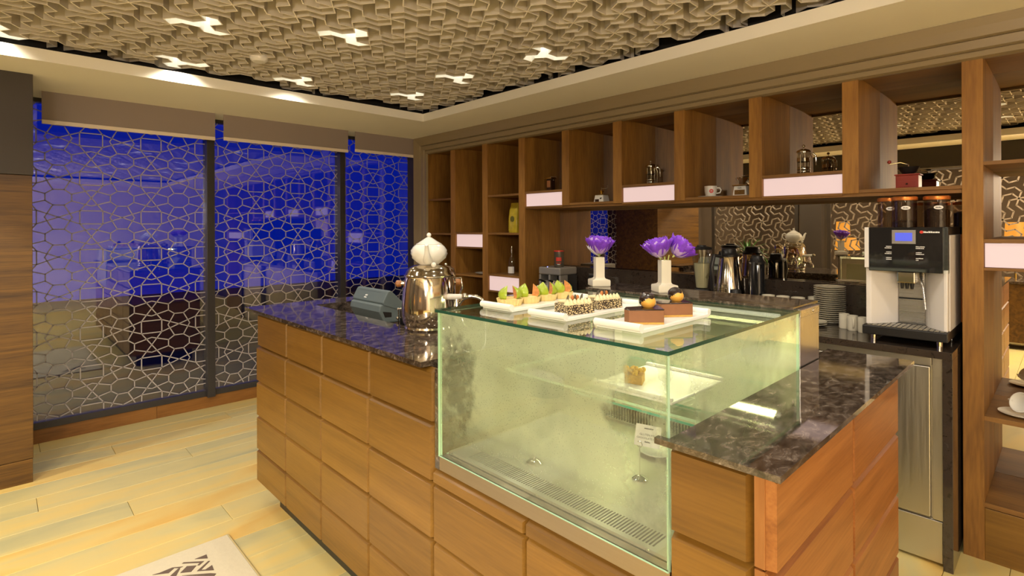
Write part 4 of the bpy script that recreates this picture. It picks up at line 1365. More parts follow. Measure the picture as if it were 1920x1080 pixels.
tag(MB().lathe(PLATE, n=36).build('small_plate', 'porcelain', None, 40, loc=(-0.868, 1.435, 0.7353)), 'small white plate on the floor of the display case', 'plate')

# ================================================================== ON THE BACK COUNTER
ZB9 = 0.9003
# ---- bean-to-cup coffee machine
cmx = thing('coffee_machine', 'white and black bean-to-cup coffee machine with blue screen on the back counter', 'coffee machine', (-0.655, 2.845, ZB9))
W_ = 0.295
for xx in (0.030, W_ - 0.030):
    for yy in (0.03, 0.36):
        MB().lathe([(0.0, 0), (0.011, 0), (0.011, 0.032), (0.0, 0.032)], (xx, yy, 0), 16).build('foot', 'chrome', cmx, 40)
MB().box(-0.006, -0.012, 0.032, W_ + 0.004, 0.40, 0.072).build('drip_tray', 'black', cmx, bevel=0.004)
gm = MB()
for i in range(15):
    for j in range(8):
        x_, y_ = 0.016 + 0.0187 * i, 0.002 + 0.017 * j
        gm.tube([(x_ + 0.0068 * math.cos(q), y_ + 0.0060 * math.sin(q), 0.0735) for q in [2 * PI * k / 8 for k in range(8)]], 0.0014, 4, closed=True)
gm = gm.build('drip_grate', 'steel', cmx)
gm['kind'] = 'stuff'
MB().prism([(0.0, 0.030), (0.020, 0.030), (0.098, 0.150), (0.098, 0.38), (0.0, 0.38)], 0.0725, 0.330).build('left_tower', 'white', cmx, bevel=0.003)
rt = [(W_, 0.38), (W_ - 0.095, 0.38), (W_ - 0.095, 0.150)] + [(W_ - 0.095 + 0.083 * (k / 6), 0.150 - 0.135 * (k / 6) ** 0.62) for k in range(1, 7)] + [(W_, 0.012)]
MB().prism(rt, 0.0725, 0.330).build('right_tower', 'white', cmx, 30, bevel=0.003)
MB().box(0.0981, 0.170, 0.0725, W_ - 0.0951, 0.38, 0.330).build('back_body', 'steel', cmx)
MB().box(0.1005, 0.160, 0.076, W_ - 0.0975, 0.1695, 0.185).build('grounds_drawer', 'steel', cmx, bevel=0.002)
MB().box(0.1005, 0.160, 0.189, W_ - 0.0975, 0.1695, 0.325).build('rear_plate', 'steel', cmx, bevel=0.002)
MB().box(0.1005, 0.158, 0.185, W_ - 0.0975, 0.168, 0.189).build('drawer_lip', 'black', cmx)
MB().box(0.0, 0.040, 0.330, W_, 0.38, 0.512).build('upper_body', 'black', cmx, bevel=0.003)
hp = MB().box(0.018, 0.002, 0.318, W_ - 0.012, 0.040, 0.512).build('front_panel', 'blackgloss', cmx, bevel=0.002)
MB().box(0.0, 0.004, 0.330, 0.0175, 0.040, 0.512).build('white_side_trim', 'white', cmx, bevel=0.002)
MB().box(W_ - 0.0118, 0.0, 0.318, W_ + 0.004, 0.038, 0.512).build('acrylic_side_trim', 'clear', cmx)
MB().box(W_ + 0.0005, 0.05, 0.0725, W_ + 0.004, 0.37, 0.478).build('side_cover', 'white', cmx, bevel=0.001)
MB().box(W_ - 0.002, 0.37, 0.0725, W_ + 0.006, 0.382, 0.478).build('orange_stripe', 'orange', cmx)
MB().box(0.105, -0.0005, 0.440, 0.190, 0.0015, 0.500).build('screen_bezel', 'greylight', hp)
MB().box(0.117, -0.0015, 0.452, 0.178, -0.0006, 0.488).build('screen', 'screen', hp)
o = MB().lathe([(0.0, -0.0006), (0.0065, -0.0006), (0.0065, 0.0006), (0.0, 0.0006)], n=18).build('brand_emblem', 'red', hp, 40)
o.matrix_local = Matrix.Translation((0.210, 0.0012, 0.491)) @ Matrix.Rotation(PI / 2, 4, 'X')
marks('brand_print', 9, 0.0115, 'text_white', hp, (0.243, 0.0012, 0.491), (PI / 2, 0, 0))
for zz, tl, tr_ in ((0.428, 6, 10), (0.421, 8, 9), (0.403, 6, 6), (0.396, 8, 9), (0.378, 6, 8), (0.371, 6, 3)):
    marks('button_print', tl, 0.0062, 'text_white', hp, (0.104, 0.0014, zz), (PI / 2, 0, 0), 'RIGHT')
    marks('button_print', tr_, 0.0062, 'text_white', hp, (0.190, 0.0014, zz), (PI / 2, 0, 0), 'LEFT')
sp = MB().box(0.108, 0.075, 0.262, 0.176, 0.155, 0.316).build('brew_head', 'chrome', cmx, bevel=0.006)
for xx in (0.124, 0.142, 0.160):
    MB().lathe([(0.0, -0.026), (0.0055, -0.026), (0.0085, 0.0), (0.0, 0.0)], (xx, 0.10, 0.262), 12).build('nozzle', 'black', sp, 40)
MB().tube([(0.192, 0.10, 0.318), (0.197, 0.075, 0.275), (0.205, 0.066, 0.245), (0.210, 0.064, 0.190), (0.213, 0.062, 0.155)], [0.006, 0.006, 0.0055, 0.005, 0.006], 10).build('steam_wand', 'steel', cmx, 40)
def canister(x_, y_, fill, r=0.047):
    c = MB().lathe([(r, 0.512), (r, 0.632)], (x_, y_, 0), 32, caps=False).build('bean_canister', 'canister', cmx, 40)
    MB().lathe([(0.0, 0.6325), (r + 0.001, 0.6325), (r + 0.002, 0.636), (r + 0.002, 0.646), (r - 0.004, 0.650), (0.0, 0.650)], (x_, y_, 0), 32).build('copper_lid', 'copper', c, 40)
    if fill:
        MB().lathe([(0.0, 0.5125), (r - 0.003, 0.5125), (r - 0.003, 0.512 + fill), (r * 0.6, 0.520 + fill), (0.0, 0.523 + fill)], (x_, y_, 0), 24).build('contents', 'beans' if fill > 0.03 else 'beans', c, 40)
    o = MB().lathe([(0.0, -0.0005), (0.017, -0.0005), (0.017, 0.0005), (0.0, 0.0005)], n=20).build('oval_label', 'white', c, 40)
    a = math.radians(-75)
    o.matrix_local = Matrix.Translation((x_ + (r + 0.001) * math.cos(a), y_ + (r + 0.001) * math.sin(a), 0.598)) @ Matrix.Rotation(a + PI / 2, 4, 'Z') @ Matrix.Diagonal((1, 1, 0.5, 1)) @ Matrix.Rotation(PI / 2, 4, 'X')
    marks('label_print', 5, 0.007, 'text_dark', c, (x_ + (r + 0.0022) * math.cos(a), y_ + (r + 0.0022) * math.sin(a), 0.598), (PI / 2, 0, a + PI / 2))
M['canister'] = glass('smoky_canister', (0.62, 0.54, 0.44), 0.06)
M['beans'] = plain('coffee_beans', (0.035, 0.016, 0.008), 0.4, var=0.6, vscale=140, bump=1.0)
canister(0.058, 0.20, 0)
canister(0.130, 0.12, 0.022)
canister(0.240, 0.16, 0.075)
# ---- plates
DISH = [(0.0, 0.0), (0.042, 0.0), (0.046, 0.003), (0.072, 0.0088), (0.0755, 0.0100), (0.0755, 0.0114), (0.072, 0.0112), (0.045, 0.0062), (0.0, 0.0055)]
dish_me = MB().lathe(DISH, n=40).mesh('stacked_plate', 'cream_ceramic', 40)
ORD = 'first second third fourth fifth sixth seventh eighth ninth tenth eleventh twelfth thirteenth fourteenth fifteenth sixteenth seventeenth eighteenth'.split()
for k in range(18):
    lab = '%s white plate from the bottom of the tall stack beside the coffee machine' % ORD[k]
    if k == 17:
        lab = 'topmost white plate of the tall stack beside the coffee machine'
    if k == 0:
        lab = 'lowest white plate of the tall stack beside the coffee machine'
    tag(link('stacked_plate', dish_me, loc=(-0.905, 3.235, ZB9 + 0.0109 * k)), lab, 'plate', 'tall plate stack')
for k in range(2):
    o = link('saucer', dish_me, loc=(-0.962, 3.085, ZB9 + 0.0112 * k))
    o.scale = (1.12, 1.12, 1)
    tag(o, ('lower white saucer of the pair lying in front of the tall plate stack', 'upper white saucer of the pair lying in front of the tall plate stack')[k], 'saucer', 'saucer pair')
# ---- mugs
def mug_mesh(r=0.036, h=0.082):
    return MB().lathe([(0.0, 0), (r * 0.9, 0), (r, 0.006), (r, h), (r - 0.003, h), (r - 0.004, 0.008), (0.0, 0.006)], n=32)
def mug(loc, rz, label, r=0.036, h=0.082, name='coffee_mug', group='white mugs'):
    t = thing(name, label, 'mug', loc, rz, group)
    mug_mesh(r, h).build('body', 'cream_ceramic', t, 40)
    MB().tube([(r - 0.002, 0, h * 0.80), (r + 0.4 * r, 0, h * 0.78), (r + 0.6 * r, 0, h * 0.55), (r + 0.4 * r, 0, h * 0.28), (r - 0.002, 0, h * 0.20)], 0.0042, 8).build('handle', 'cream_ceramic', t, 50)
    return t
mug((-0.803, 3.105, ZB9), math.radians(100), 'white mug next to the saucer pair', 0.0235, 0.074)
mug((-0.757, 3.070, ZB9), math.radians(-70), 'white mug with its handle towards the aisle, between two mugs', 0.0235, 0.074)
mug((-0.706, 3.045, ZB9), math.radians(95), 'white mug right beside the coffee machine', 0.0235, 0.074)
# ---- cup row, two high
for k in range(4):
    for h_ in range(2):
        mug(((-1.225, 3.24), (-1.145, 3.24), (-1.065, 3.24), (-1.005, 3.328))[k] + (ZB9 + 0.0602 * h_,), math.radians(-95 + 5 * k), '%s white cup of the %s pair of stacked cups counted from the vacuum jug' % (('lower', 'upper')[h_], ('first', 'second', 'third', 'fourth')[k]), 0.035, 0.060, 'stacked_cup', 'stacked white cups')
# ---- blender
bl = thing('blender', 'blender with a clear jug of cream liquid on the back counter', 'blender', (-1.625, 3.225, ZB9))
MB().lathe([(0.0, 0), (0.056, 0), (0.058, 0.008), (0.056, 0.075), (0.050, 0.118), (0.046, 0.125), (0.0, 0.125)], n=28).build('motor_base', 'black', bl, 40)
M['jugclear'] = glass('clear_jug', (0.90, 0.90, 0.86), 0.08)
M['shake'] = plain('cream_shake', (0.74, 0.70, 0.50), 0.4)
jb = MB().lathe([(0.040, 0.126), (0.043, 0.16), (0.056, 0.30), (0.059, 0.372), (0.056, 0.372), (0.052, 0.30), (0.040, 0.165), (0.036, 0.13), (0.0, 0.13)], n=32).build('jug', 'jugclear', bl, 40)
MB().lathe([(0.0, 0.133), (0.035, 0.133), (0.039, 0.17), (0.0485, 0.285), (0.0, 0.287)], n=28).build('shake', 'shake', jb, 40)
MB().lathe([(0.0, 0.3725), (0.062, 0.3725), (0.064, 0.38), (0.058, 0.388), (0.030, 0.392), (0.028, 0.400), (0.0, 0.400)], n=28).build('lid', 'black', bl, 40)
a = math.radians(-30)
MB().tube([polar(a, 0.055, 0.345), polar(a, 0.088, 0.345), polar(a, 0.092, 0.30), polar(a, 0.080, 0.23), polar(a, 0.050, 0.20)], [0.009, 0.010, 0.010, 0.009, 0.008], 10).build('handle', 'jugclear', bl, 40)
# ---- vacuum jugs
def jug(loc, rz, label, r0, r1, h, body, lab2):
    t = thing('vacuum_jug', label, 'jug', loc, rz, 'vacuum jugs')
    MB().lathe([(0.0, 0), (r0 * 0.97, 0), (r0, 0.008), (r0 * 0.99, 0.03), (r1, h - 0.06), (r1 * 0.96, h - 0.05), (0.0, h - 0.05)], n=40).build('body', body, t, 40)
    MB().lathe([(r1 * 1.02, h - 0.052), (r1 * 1.04, h - 0.04), (r1 * 0.8, h - 0.026), (r1 * 0.75, h - 0.005), (r1 * 0.6, h), (0.0, h)], n=32).build('lid', 'black', t, 40)
    MB().prism([(-0.012, -0.014), (0.012, -0.014), (0.012, 0.014), (-0.012, 0.014)], h - 0.048, h - 0.020).build('thumb_lever', 'black', t, bevel=0.003).location = (-r1 * 0.95, 0, 0)
    MB().tube([(-r1 * 0.9, 0, h - 0.05), (-r1 - 0.05, 0, h - 0.045), (-r1 - 0.066, 0, h - 0.11), (-r0 - 0.02, 0, h * 0.35), (-r0 * 0.92, 0, h * 0.28)], [0.012, 0.013, 0.013, 0.012, 0.010], 10).build('handle', 'black', t, 40)
    MB().tube([(r1 * 0.8, 0, h - 0.075), (r1 + 0.026, 0, h - 0.048)], [0.020, 0.011], 12).build('spout', body, t, 40)
    return t
jug((-1.464, 3.262, ZB9), math.radians(60), 'large conical steel vacuum jug with black lid beside the blender', 0.098, 0.058, 0.385, 'urn', '')
jug((-1.305, 3.285, ZB9), math.radians(100), 'dark vacuum jug with steel side partly behind the large conical jug', 0.050, 0.047, 0.345, 'blackgloss', '')
t = thing('plastic_cup', 'stack of clear grey plastic cups in front of the conical vacuum jug', 'cup', (-1.440, 3.085, ZB9))
MB().lathe([(0.0, 0), (0.030, 0), (0.035, 0.13), (0.0385, 0.134), (0.036, 0.14), (0.0385, 0.147), (0.036, 0.153), (0.0385, 0.16), (0.036, 0.166), (0.033, 0.166), (0.029, 0.004), (0.0, 0.004)], n=28).build('wall', 'jugclear', t, 40)
MB().lathe([(0.0, 0.1662), (0.0385, 0.1662), (0.0375, 0.178), (0.0, 0.179)], n=28).build('lid', 'jugclear', t, 40)
tag(MB().lathe([(0.0, 0), (0.028, 0), (0.031, 0.004), (0.031, 0.14), (0.026, 0.15), (0.0, 0.152)], n=24).build('storage_jar', 'black', None, 40, loc=(-1.362, 3.115, ZB9)), 'short black jar next to the stack of plastic cups', 'jar')
# ---- two-cup coffee maker near the shelf post
ck = thing('coffee_maker', 'silver two-cup coffee maker with blue lamp by the shelf post', 'coffee maker', (-2.905, 3.075, ZB9))
MB().box(0, 0.02, 0.0, 0.225, 0.20, 0.025).build('base', 'black', ck, bevel=0.004)
MB().box(0.0, 0.09, 0.025, 0.225, 0.20, 0.15).build('back_body', 'black', ck, bevel=0.003)
MB().box(0.0, 0.0, 0.15, 0.225, 0.20, 0.208).build('head', 'greylight', ck, bevel=0.010)
for xa in (0.0, 0.098, 0.205):
    MB().box(xa, 0.004, 0.025, xa + 0.020, 0.09, 0.15).build('front_pillar', 'greylight', ck, bevel=0.004)
for xa in (0.059, 0.162):
    pt = MB().lathe([(0.0, 0), (0.030, 0), (0.032, 0.03), (0.024, 0.062), (0.027, 0.075), (0.0, 0.075)], (xa, 0.045, 0.026), 24).build('pot', 'greylight', ck, 40)
    MB().tube([(xa - 0.002, 0.02, 0.09), (xa - 0.018, -0.02, 0.108), (xa - 0.022, -0.036, 0.110)], [0.006, 0.007, 0.006], 8).build('pot_handle', 'black', pt, 40)
M['bluelamp'] = emit('blue_indicator', (0.2, 0.25, 1.0), 6.0)
MB().ball((0.085, 0.012, 0.2085), 0.0035, 8, 6).build('indicator_lamp', 'bluelamp', ck)
MB().box(0.02, 0.02, 0.2081, 0.06, 0.06, 0.2095).box(0.11, 0.02, 0.2081, 0.19, 0.05, 0.2095).build('switches', 'black', ck)
cn = thing('coffee_tin', 'dark coffee tin with red lid and red mark on the coffee maker', 'tin', (-2.775, 3.17, ZB9 + 0.2085))
M['tin_body'] = plain('grey_tin', (0.14, 0.12, 0.09), 0.3, metal=0.6)
MB().lathe([(0.0, 0), (0.037, 0), (0.038, 0.003), (0.038, 0.118), (0.0, 0.118)], n=28).build('can', 'tin_body', cn, 40)
MB().lathe([(0.0, 0.1182), (0.0395, 0.1182), (0.0395, 0.127), (0.0, 0.128)], n=28).build('lid', 'red', cn, 40)
def wrap_patch(parent, name, mat, r, a0, a1, z0, z1, n=10):
    mb = MB()
    v = []
    for rr in (r, r + 0.0006):
        for z in (z0, z1):
            for i in range(n + 1):
                a = a0 + (a1 - a0) * i / n
                v.append((rr * math.cos(a), rr * math.sin(a), z))
    k = n + 1
    fs = []
    for i in range(n):
        fs += [(2 * k + i, 2 * k + i + 1, 3 * k + i + 1, 3 * k + i), (k + i, k + i + 1, i + 1, i), (i, i + 1, 2 * k + i + 1, 2 * k + i), (3 * k + i, 3 * k + i + 1, k + i + 1, k + i)]
    fs += [(0, 2 * k, 3 * k, k), (n, k + n, 3 * k + n, 2 * k + n)]
    return mb.add(v, fs).build(name, mat, parent)
ca = math.radians(-52)
wrap_patch(cn, 'red_mark', 'red', 0.0382, ca - 0.55, ca + 0.55, 0.045, 0.075)
wrap_patch(cn, 'red_band', 'red', 0.0382, ca - 0.5, ca + 0.5, 0.028, 0.033)
wrap_patch(cn, 'white_print', 'text_white', 0.0382, ca - 0.3, ca + 0.3, 0.018, 0.022)
# glass of sugar sticks
sg = thing('sugar_stick_glass', 'glass of paper sugar sticks in front of the coffee maker', 'glass', (-2.58, 2.93, ZB9))
MB().lathe([(0.0, 0), (0.040, 0), (0.045, 0.075), (0.043, 0.075), (0.038, 0.004), (0.0, 0.004)], n=28).build('glass', 'jugclear', sg, 40)
M['stick'] = plain('paper_stick', (0.62, 0.50, 0.38), 0.7)
for k in range(11):
    a = 2 * PI * k / 11
    r_ = 0.027 if k % 2 else 0.016
    MB().tube([(r_ * math.cos(a), r_ * math.sin(a), 0.006), (1.25 * r_ * math.cos(a + .3), 1.25 * r_ * math.sin(a + .3), 0.112 + 0.008 * (k % 3))], 0.0045, 6).build('sugar_stick', 'stick' if k % 3 else 'white', sg)
t = tag(MB().box(0, 0, 0, 0.07, 0.05, 0.085).build('napkin_box', 'white', None, bevel=0.004, loc=(-2.76, 2.90, ZB9)), 'white napkin box beside the glass of sugar sticks', 'box')

# ================================================================== ON THE SHELVES
def box_taper(mb, x, y, w0, d0, w1, d1, z0, z1, mi=0):
    v = [(x - w0, y - d0, z0), (x + w0, y - d0, z0), (x + w0, y + d0, z0), (x - w0, y + d0, z0), (x - w1, y - d1, z1), (x + w1, y - d1, z1), (x + w1, y + d1, z1), (x - w1, y + d1, z1)]
    return mb.add(v, [(0, 3, 2, 1), (4, 5, 6, 7), (0, 1, 5, 4), (1, 2, 6, 5), (2, 3, 7, 6), (3, 0, 4, 7)], mi)
# french presses
def press(loc, rz, label):
    t = thing('french_press', label, 'french press', loc, rz, 'french presses')
    MB().lathe([(0.031, 0.006), (0.031, 0.128), (0.029, 0.128), (0.029, 0.008), (0.0, 0.008)], n=28, caps=False).build('beaker', 'jugclear', t, 40)
    fr_ = MB()
    for z in (0.002, 0.020, 0.036):
        fr_.lathe([(0.0325, z), (0.0335, z + 0.003), (0.0325, z + 0.006), (0.0312, z + 0.003)], n=28, caps=False)
    for k in range(4):
        a = PI / 4 + k * PI / 2
        fr_.tube([polar(a, 0.033, 0.0), polar(a, 0.033, 0.118)], 0.002, 6)
    fr_.build('metal_frame', 'chrome', t, 40)
    MB().lathe([(0.0318, 0.078), (0.0330, 0.079), (0.0330, 0.098), (0.0318, 0.099)], n=28, caps=False).build('band', 'chrome', t, 40)
    MB().lathe([(0.0, 0.1285), (0.036, 0.1285), (0.0365, 0.134), (0.031, 0.142), (0.014, 0.150), (0.0, 0.151)], n=28).build('lid', 'chrome', t, 40)
    MB().tube([(0, 0, 0.150), (0, 0, 0.160)], 0.002, 6).ball((0, 0, 0.165), 0.0085, 12, 8).build('plunger_knob', 'chrome', t, 40)
    MB().tube([(0, 0, 0.125), (0, 0, 0.05)], 0.0018, 6).lathe([(0.0, 0.045), (0.027, 0.045), (0.027, 0.050), (0.0, 0.050)], n=20).build('plunger', 'chrome', t, 40)
    MB().tube([(0.032, 0, 0.124), (0.048, 0, 0.126), (0.060, 0, 0.112), (0.064, 0, 0.090), (0.063, 0, 0.060)], [0.004, 0.005, 0.0055, 0.0055, 0.005], 10).build('handle', 'chrome', t, 40)
    MB().tube([(0.028, 0, 0.022), (0.042, 0, 0.022), (0.043, 0, 0.10), (0.034, 0, 0.12)], 0.0022, 6).build('handle_bracket', 'chrome', t, 40)
    return t
press((-1.985, 3.215, 1.6963), math.radians(35), 'chrome french press on the glowing shelf between the enamel and white-cup bays')
press((-1.025, 3.215, 1.6943), math.radians(35), 'chrome french press on the glowing shelf nearest the coffee machine')
# tin grinder
g1 = thing('coffee_grinder', 'small brown coffee grinder with brass rim on a glowing shelf', 'grinder', (-2.885, 3.20, 1.6983))
M['choc_brown'] = plain('brown_enamel', (0.045, 0.018, 0.008), 0.3)
MB().box(-0.024, -0.024, 0.010, 0.024, 0.024, 0.104).build('body', 'choc_brown', g1, bevel=0.003)
MB().box(-0.031, -0.031, 0.0, 0.031, 0.031, 0.010).build('foot', 'gold', g1, bevel=0.002)
MB().box(-0.031, -0.031, 0.104, 0.031, 0.031, 0.116).build('brass_rim', 'gold', g1, bevel=0.003)
M['copper_plate'] = plain('copper_plate', (0.80, 0.42, 0.20), 0.3, metal=0.8)
MB().box(-0.018, -0.0262, 0.036, 0.018, -0.0242, 0.090).build('front_plate', 'copper_plate', g1, bevel=0.001)
MB().tube([(0, 0, 0.116), (0, 0, 0.122), (0.045, 0.012, 0.122), (0.047, 0.012, 0.114)], 0.003, 8).build('crank', 'chrome', g1, 40)
MB().ball((0.034, -0.005, 0.093), 0.006, 10, 6).build('knob', 'chrome', g1, 40)
# white ceramic grinder with brass bowl
g2 = thing('coffee_grinder', 'white ceramic coffee grinder with brass bowl and long crank', 'grinder', (-2.385, 3.20, 1.5943))
box_taper(MB(), 0, 0, 0.044, 0.040, 0.036, 0.032, 0.0, 0.056).build('body', 'porcelain', g2, bevel=0.002)
MB().box(-0.041, -0.037, 0.0562, 0.041, 0.037, 0.060).build('top_plate', 'gold', g2, bevel=0.001)
MB().lathe([(0.0, 0.060), (0.018, 0.060), (0.012, 0.068), (0.010, 0.072), (0.021, 0.088), (0.019, 0.088), (0.0, 0.075)], n=24).build('bowl', 'gold', g2, 40)
MB().tube([(0, 0, 0.078), (0, 0, 0.108)], 0.0025, 8).ball((0, 0, 0.109), 0.004, 8, 6).tube([(0, 0, 0.105), (0.02, 0.004, 0.103), (0.044, 0.010, 0.105), (0.046, 0.010, 0.106)], 0.002, 8).build('crank', 'chrome', g2, 40)
MB().tube([(0.046, 0.010, 0.105), (0.046, 0.010, 0.128)], 0.003, 8).build('crank_handle', 'chrome', g2, 40)
MB().box(-0.030, -0.0415, 0.004, 0.004, -0.0385, 0.026).build('drawer', 'choc_brown', g2)
MB().prism([(0.014, 0), (0.030, 0.008), (0.024, 0.014), (0.010, 0.010)], 0.0, 0.0008).build('leaf_print', 'text_dark', g2).matrix_local = Matrix.Translation((0.0, -0.0385, 0.024)) @ Matrix.Rotation(PI / 2 - 0.14, 4, 'X')
# cup with red emblem on saucer
sa = tag(MB().lathe([(0.0, 0), (0.040, 0), (0.044, 0.002), (0.076, 0.008), (0.077, 0.010), (0.072, 0.0095), (0.042, 0.005), (0.0, 0.005)], n=40).build('saucer', 'porcelain', None, 40, loc=(-1.548, 3.19, 1.5943)), 'white saucer under the cup with the red emblem', 'saucer')
cu = thing('coffee_cup', 'white coffee cup with round red emblem on a saucer', 'cup', (-1.548, 3.19, 1.5996))
MB().lathe([(0.0, 0), (0.026, 0), (0.030, 0.006), (0.036, 0.035), (0.0375, 0.068), (0.0345, 0.068), (0.031, 0.03), (0.026, 0.006), (0.0, 0.005)], n=36).build('bowl', 'porcelain', cu, 40)
MB().tube([(0.034, 0.010, 0.056), (0.050, 0.016, 0.056), (0.058, 0.018, 0.042), (0.052, 0.016, 0.026), (0.032, 0.010, 0.022)], 0.0042, 10).build('handle', 'porcelain', cu, 50)
a = math.radians(-58)
o = MB().lathe([(0.0, -0.0008), (0.0125, -0.0008), (0.0125, 0.0008), (0.0, 0.0008)], n=24).build('red_emblem', 'red', cu, 40)
o.matrix_local = Matrix.Translation((0.0364 * math.cos(a), 0.0364 * math.sin(a), 0.036)) @ Matrix.Rotation(a + PI / 2, 4, 'Z') @ Matrix.Rotation(PI / 2, 4, 'X')
text_mesh('emblem_print', 'M', 0.013, 'text_white', cu, (0.0376 * math.cos(a), 0.0376 * math.sin(a), 0.036), (PI / 2, 0, a + PI / 2))
# wood and white grinder with bowl
g3 = thing('coffee_grinder', 'white and wood coffee grinder with dark bowl beside the emblem cup', 'grinder', (-1.352, 3.185, 1.5943))
MB().box(-0.046, -0.040, 0.0, 0.046, 0.040, 0.007).build('base', 'panel', g3, bevel=0.002)
box_taper(MB(), 0, 0, 0.041, 0.035, 0.034, 0.030, 0.007, 0.062).build('body', 'porcelain', g3, bevel=0.002)
dw = MB().box(-0.030, -0.0362, 0.011, 0.030, -0.030, 0.039).build('drawer', 'panel', g3, bevel=0.001)
MB().ball((0, -0.040, 0.025), 0.004, 10, 6).build('drawer_knob', 'gold', dw, 40)
MB().box(-0.043, -0.038, 0.0622, 0.043, 0.038, 0.070).build('top_board', 'panel', g3, bevel=0.002)
MB().lathe([(0.0, 0.0702), (0.014, 0.0702), (0.016, 0.078), (0.034, 0.105), (0.036, 0.112), (0.033, 0.111), (0.012, 0.082), (0.0, 0.082)], n=28).build('bowl', 'urn', g3, 40)
MB().tube([(0, 0, 0.085), (0, 0, 0.122), (0.03, 0.02, 0.128)], 0.0025, 8).build('crank', 'chrome', g3, 40)
text_mesh('brand_print', 'Cafe', 0.013, 'text_dark', g3, (0.0, -0.0345, 0.050), (PI / 2 - 0.09, 0, 0))
# red grinder
M['red_enamel'] = plain('red_enamel', (0.30, 0.035, 0.020), 0.35)
g4 = thing('coffee_grinder', 'red box coffee grinder with dark bowl above the coffee machine', 'grinder', (-0.548, 3.19, 1.5943))
MB().box(-0.045, -0.040, 0.0, 0.045, 0.040, 0.066).build('body', 'red_enamel', g4, bevel=0.002)
MB().box(-0.050, -0.044, 0.0662, 0.050, 0.044, 0.073).build('top_board', 'red_enamel', g4, bevel=0.002)
dw = MB().box(-0.036, -0.0425, 0.010, 0.036, -0.0402, 0.040).build('drawer', 'red_enamel', g4, bevel=0.001)
MB().ball((0, -0.045, 0.025), 0.0045, 10, 6).build('drawer_knob', 'choc_brown', dw, 40)
MB().lathe([(0.0, 0.0732), (0.018, 0.0732), (0.030, 0.082), (0.043, 0.105), (0.045, 0.108), (0.041, 0.107), (0.026, 0.085), (0.0, 0.082)], n=28).build('bowl', 'black', g4, 40)
MB().tube([(0, 0, 0.085), (0, 0, 0.120), (-0.03, -0.012, 0.132), (-0.072, -0.03, 0.126)], 0.003, 8).build('crank', 'chrome', g4, 40)
MB().ball((-0.072, -0.03, 0.136), 0.009, 12, 8).build('crank_knob', 'red_enamel', g4, 40)
# tipped cup on saucer in the right-hand bay
t = tag(MB().lathe([(0.0, 0), (0.040, 0), (0.044, 0.002), (0.076, 0.010), (0.077, 0.012), (0.072, 0.0115), (0.042, 0.005), (0.0, 0.005)], n=40).build('saucer', 'porcelain', None, 40, loc=(-0.150, 3.135, 0.6123)), 'white saucer under the tipped cup in the low bay', 'saucer')
tc_ = thing('coffee_cup', 'white cup lying tipped over on its saucer in the low bay', 'cup', (-0.150, 3.135, 0.6123))
rot = Matrix.Translation((0.012, 0.004, 0.048)) @ Matrix.Rotation(math.radians(-38), 4, 'Z') @ Matrix.Rotation(math.radians(68), 4, 'X') @ Matrix.Translation((0, 0, -0.032))
o = MB().lathe([(0.0, 0), (0.022, 0), (0.026, 0.006), (0.038, 0.035), (0.043, 0.062), (0.040, 0.062), (0.034, 0.034), (0.022, 0.008), (0.0, 0.007)], n=36).build('bowl', 'porcelain', tc_, 40)
o.matrix_local = rot
o = MB().tube([(-0.036, 0, 0.052), (-0.054, 0, 0.050), (-0.060, 0, 0.036), (-0.050, 0, 0.022), (-0.030, 0, 0.018)], 0.0045, 10).build('handle', 'porcelain', tc_, 50)
o.matrix_local = rot
mb = MB()
rnd = random.Random(3)
for k in range(9):
    mb.ball((rnd.uniform(-0.012, 0.012), rnd.uniform(-0.006, 0.006), rnd.uniform(0, 0.003)), (0.0055, 0.004, 0.003), 8, 5)
mb = mb.build('coffee_beans', 'beans', tc_, 50)
mb.matrix_local = Matrix.Translation((0.034, -0.030, 0.016))
mb['kind'] = 'stuff'
# yellow coffee bag, bottle, plates in the left bays
bgx = thing('coffee_bag', 'yellow foil coffee bag on the shelf below the cornice', 'bag', (-3.245, 3.15, 1.3723))
M['bagfoil'] = plain('yellow_foil', (0.55, 0.42, 0.03), 0.25, coat=0.3, var=0.35, vscale=30, bump=0.6)
mb = MB()
lv = [(0.0, 0.052, 0.034), (0.02, 0.056, 0.038), (0.12, 0.055, 0.036), (0.19, 0.050, 0.026), (0.225, 0.046, 0.010), (0.250, 0.046, 0.003)]
v, fs = [], []
for z, a_, b_ in lv:
    for q in range(16):
        an = 2 * PI * q / 16
        cs, sn = math.cos(an), math.sin(an)
        v.append((a_ * math.copysign(abs(cs) ** 0.5, cs), b_ * math.copysign(abs(sn) ** 0.5, sn), z))
for k in range(len(lv) - 1):
    for i in range(16):
        j = (i + 1) % 16
        fs.append((k * 16 + i, k * 16 + j, (k + 1) * 16 + j, (k + 1) * 16 + i))
fs += [tuple(reversed(range(16))), tuple(range(80, 96))]
mb.add(v, fs).build('pouch', 'bagfoil', bgx, 60)
M['olive'] = plain('olive_print', (0.14, 0.13, 0.015), 0.4)
o = MB().lathe([(0.0, -0.0005), (0.024, -0.0005), (0.024, 0.0005), (0.0, 0.0005)], n=20).build('round_print', 'olive', bgx, 40)
o.matrix_local = Matrix.Translation((0.006, -0.0382, 0.115)) @ Matrix.Rotation(PI / 2, 4, 'X')
bt = thing('glass_bottle', 'slim clear bottle with tall stopper above the lowest glowing shelf', 'bottle', (-3.285, 3.15, 1.0243))
MB().lathe([(0.0, 0), (0.030, 0), (0.032, 0.004), (0.032, 0.11), (0.026, 0.135), (0.011, 0.155), (0.010, 0.185), (0.0, 0.186)], n=28).build('bottle', 'jugclear', bt, 40)
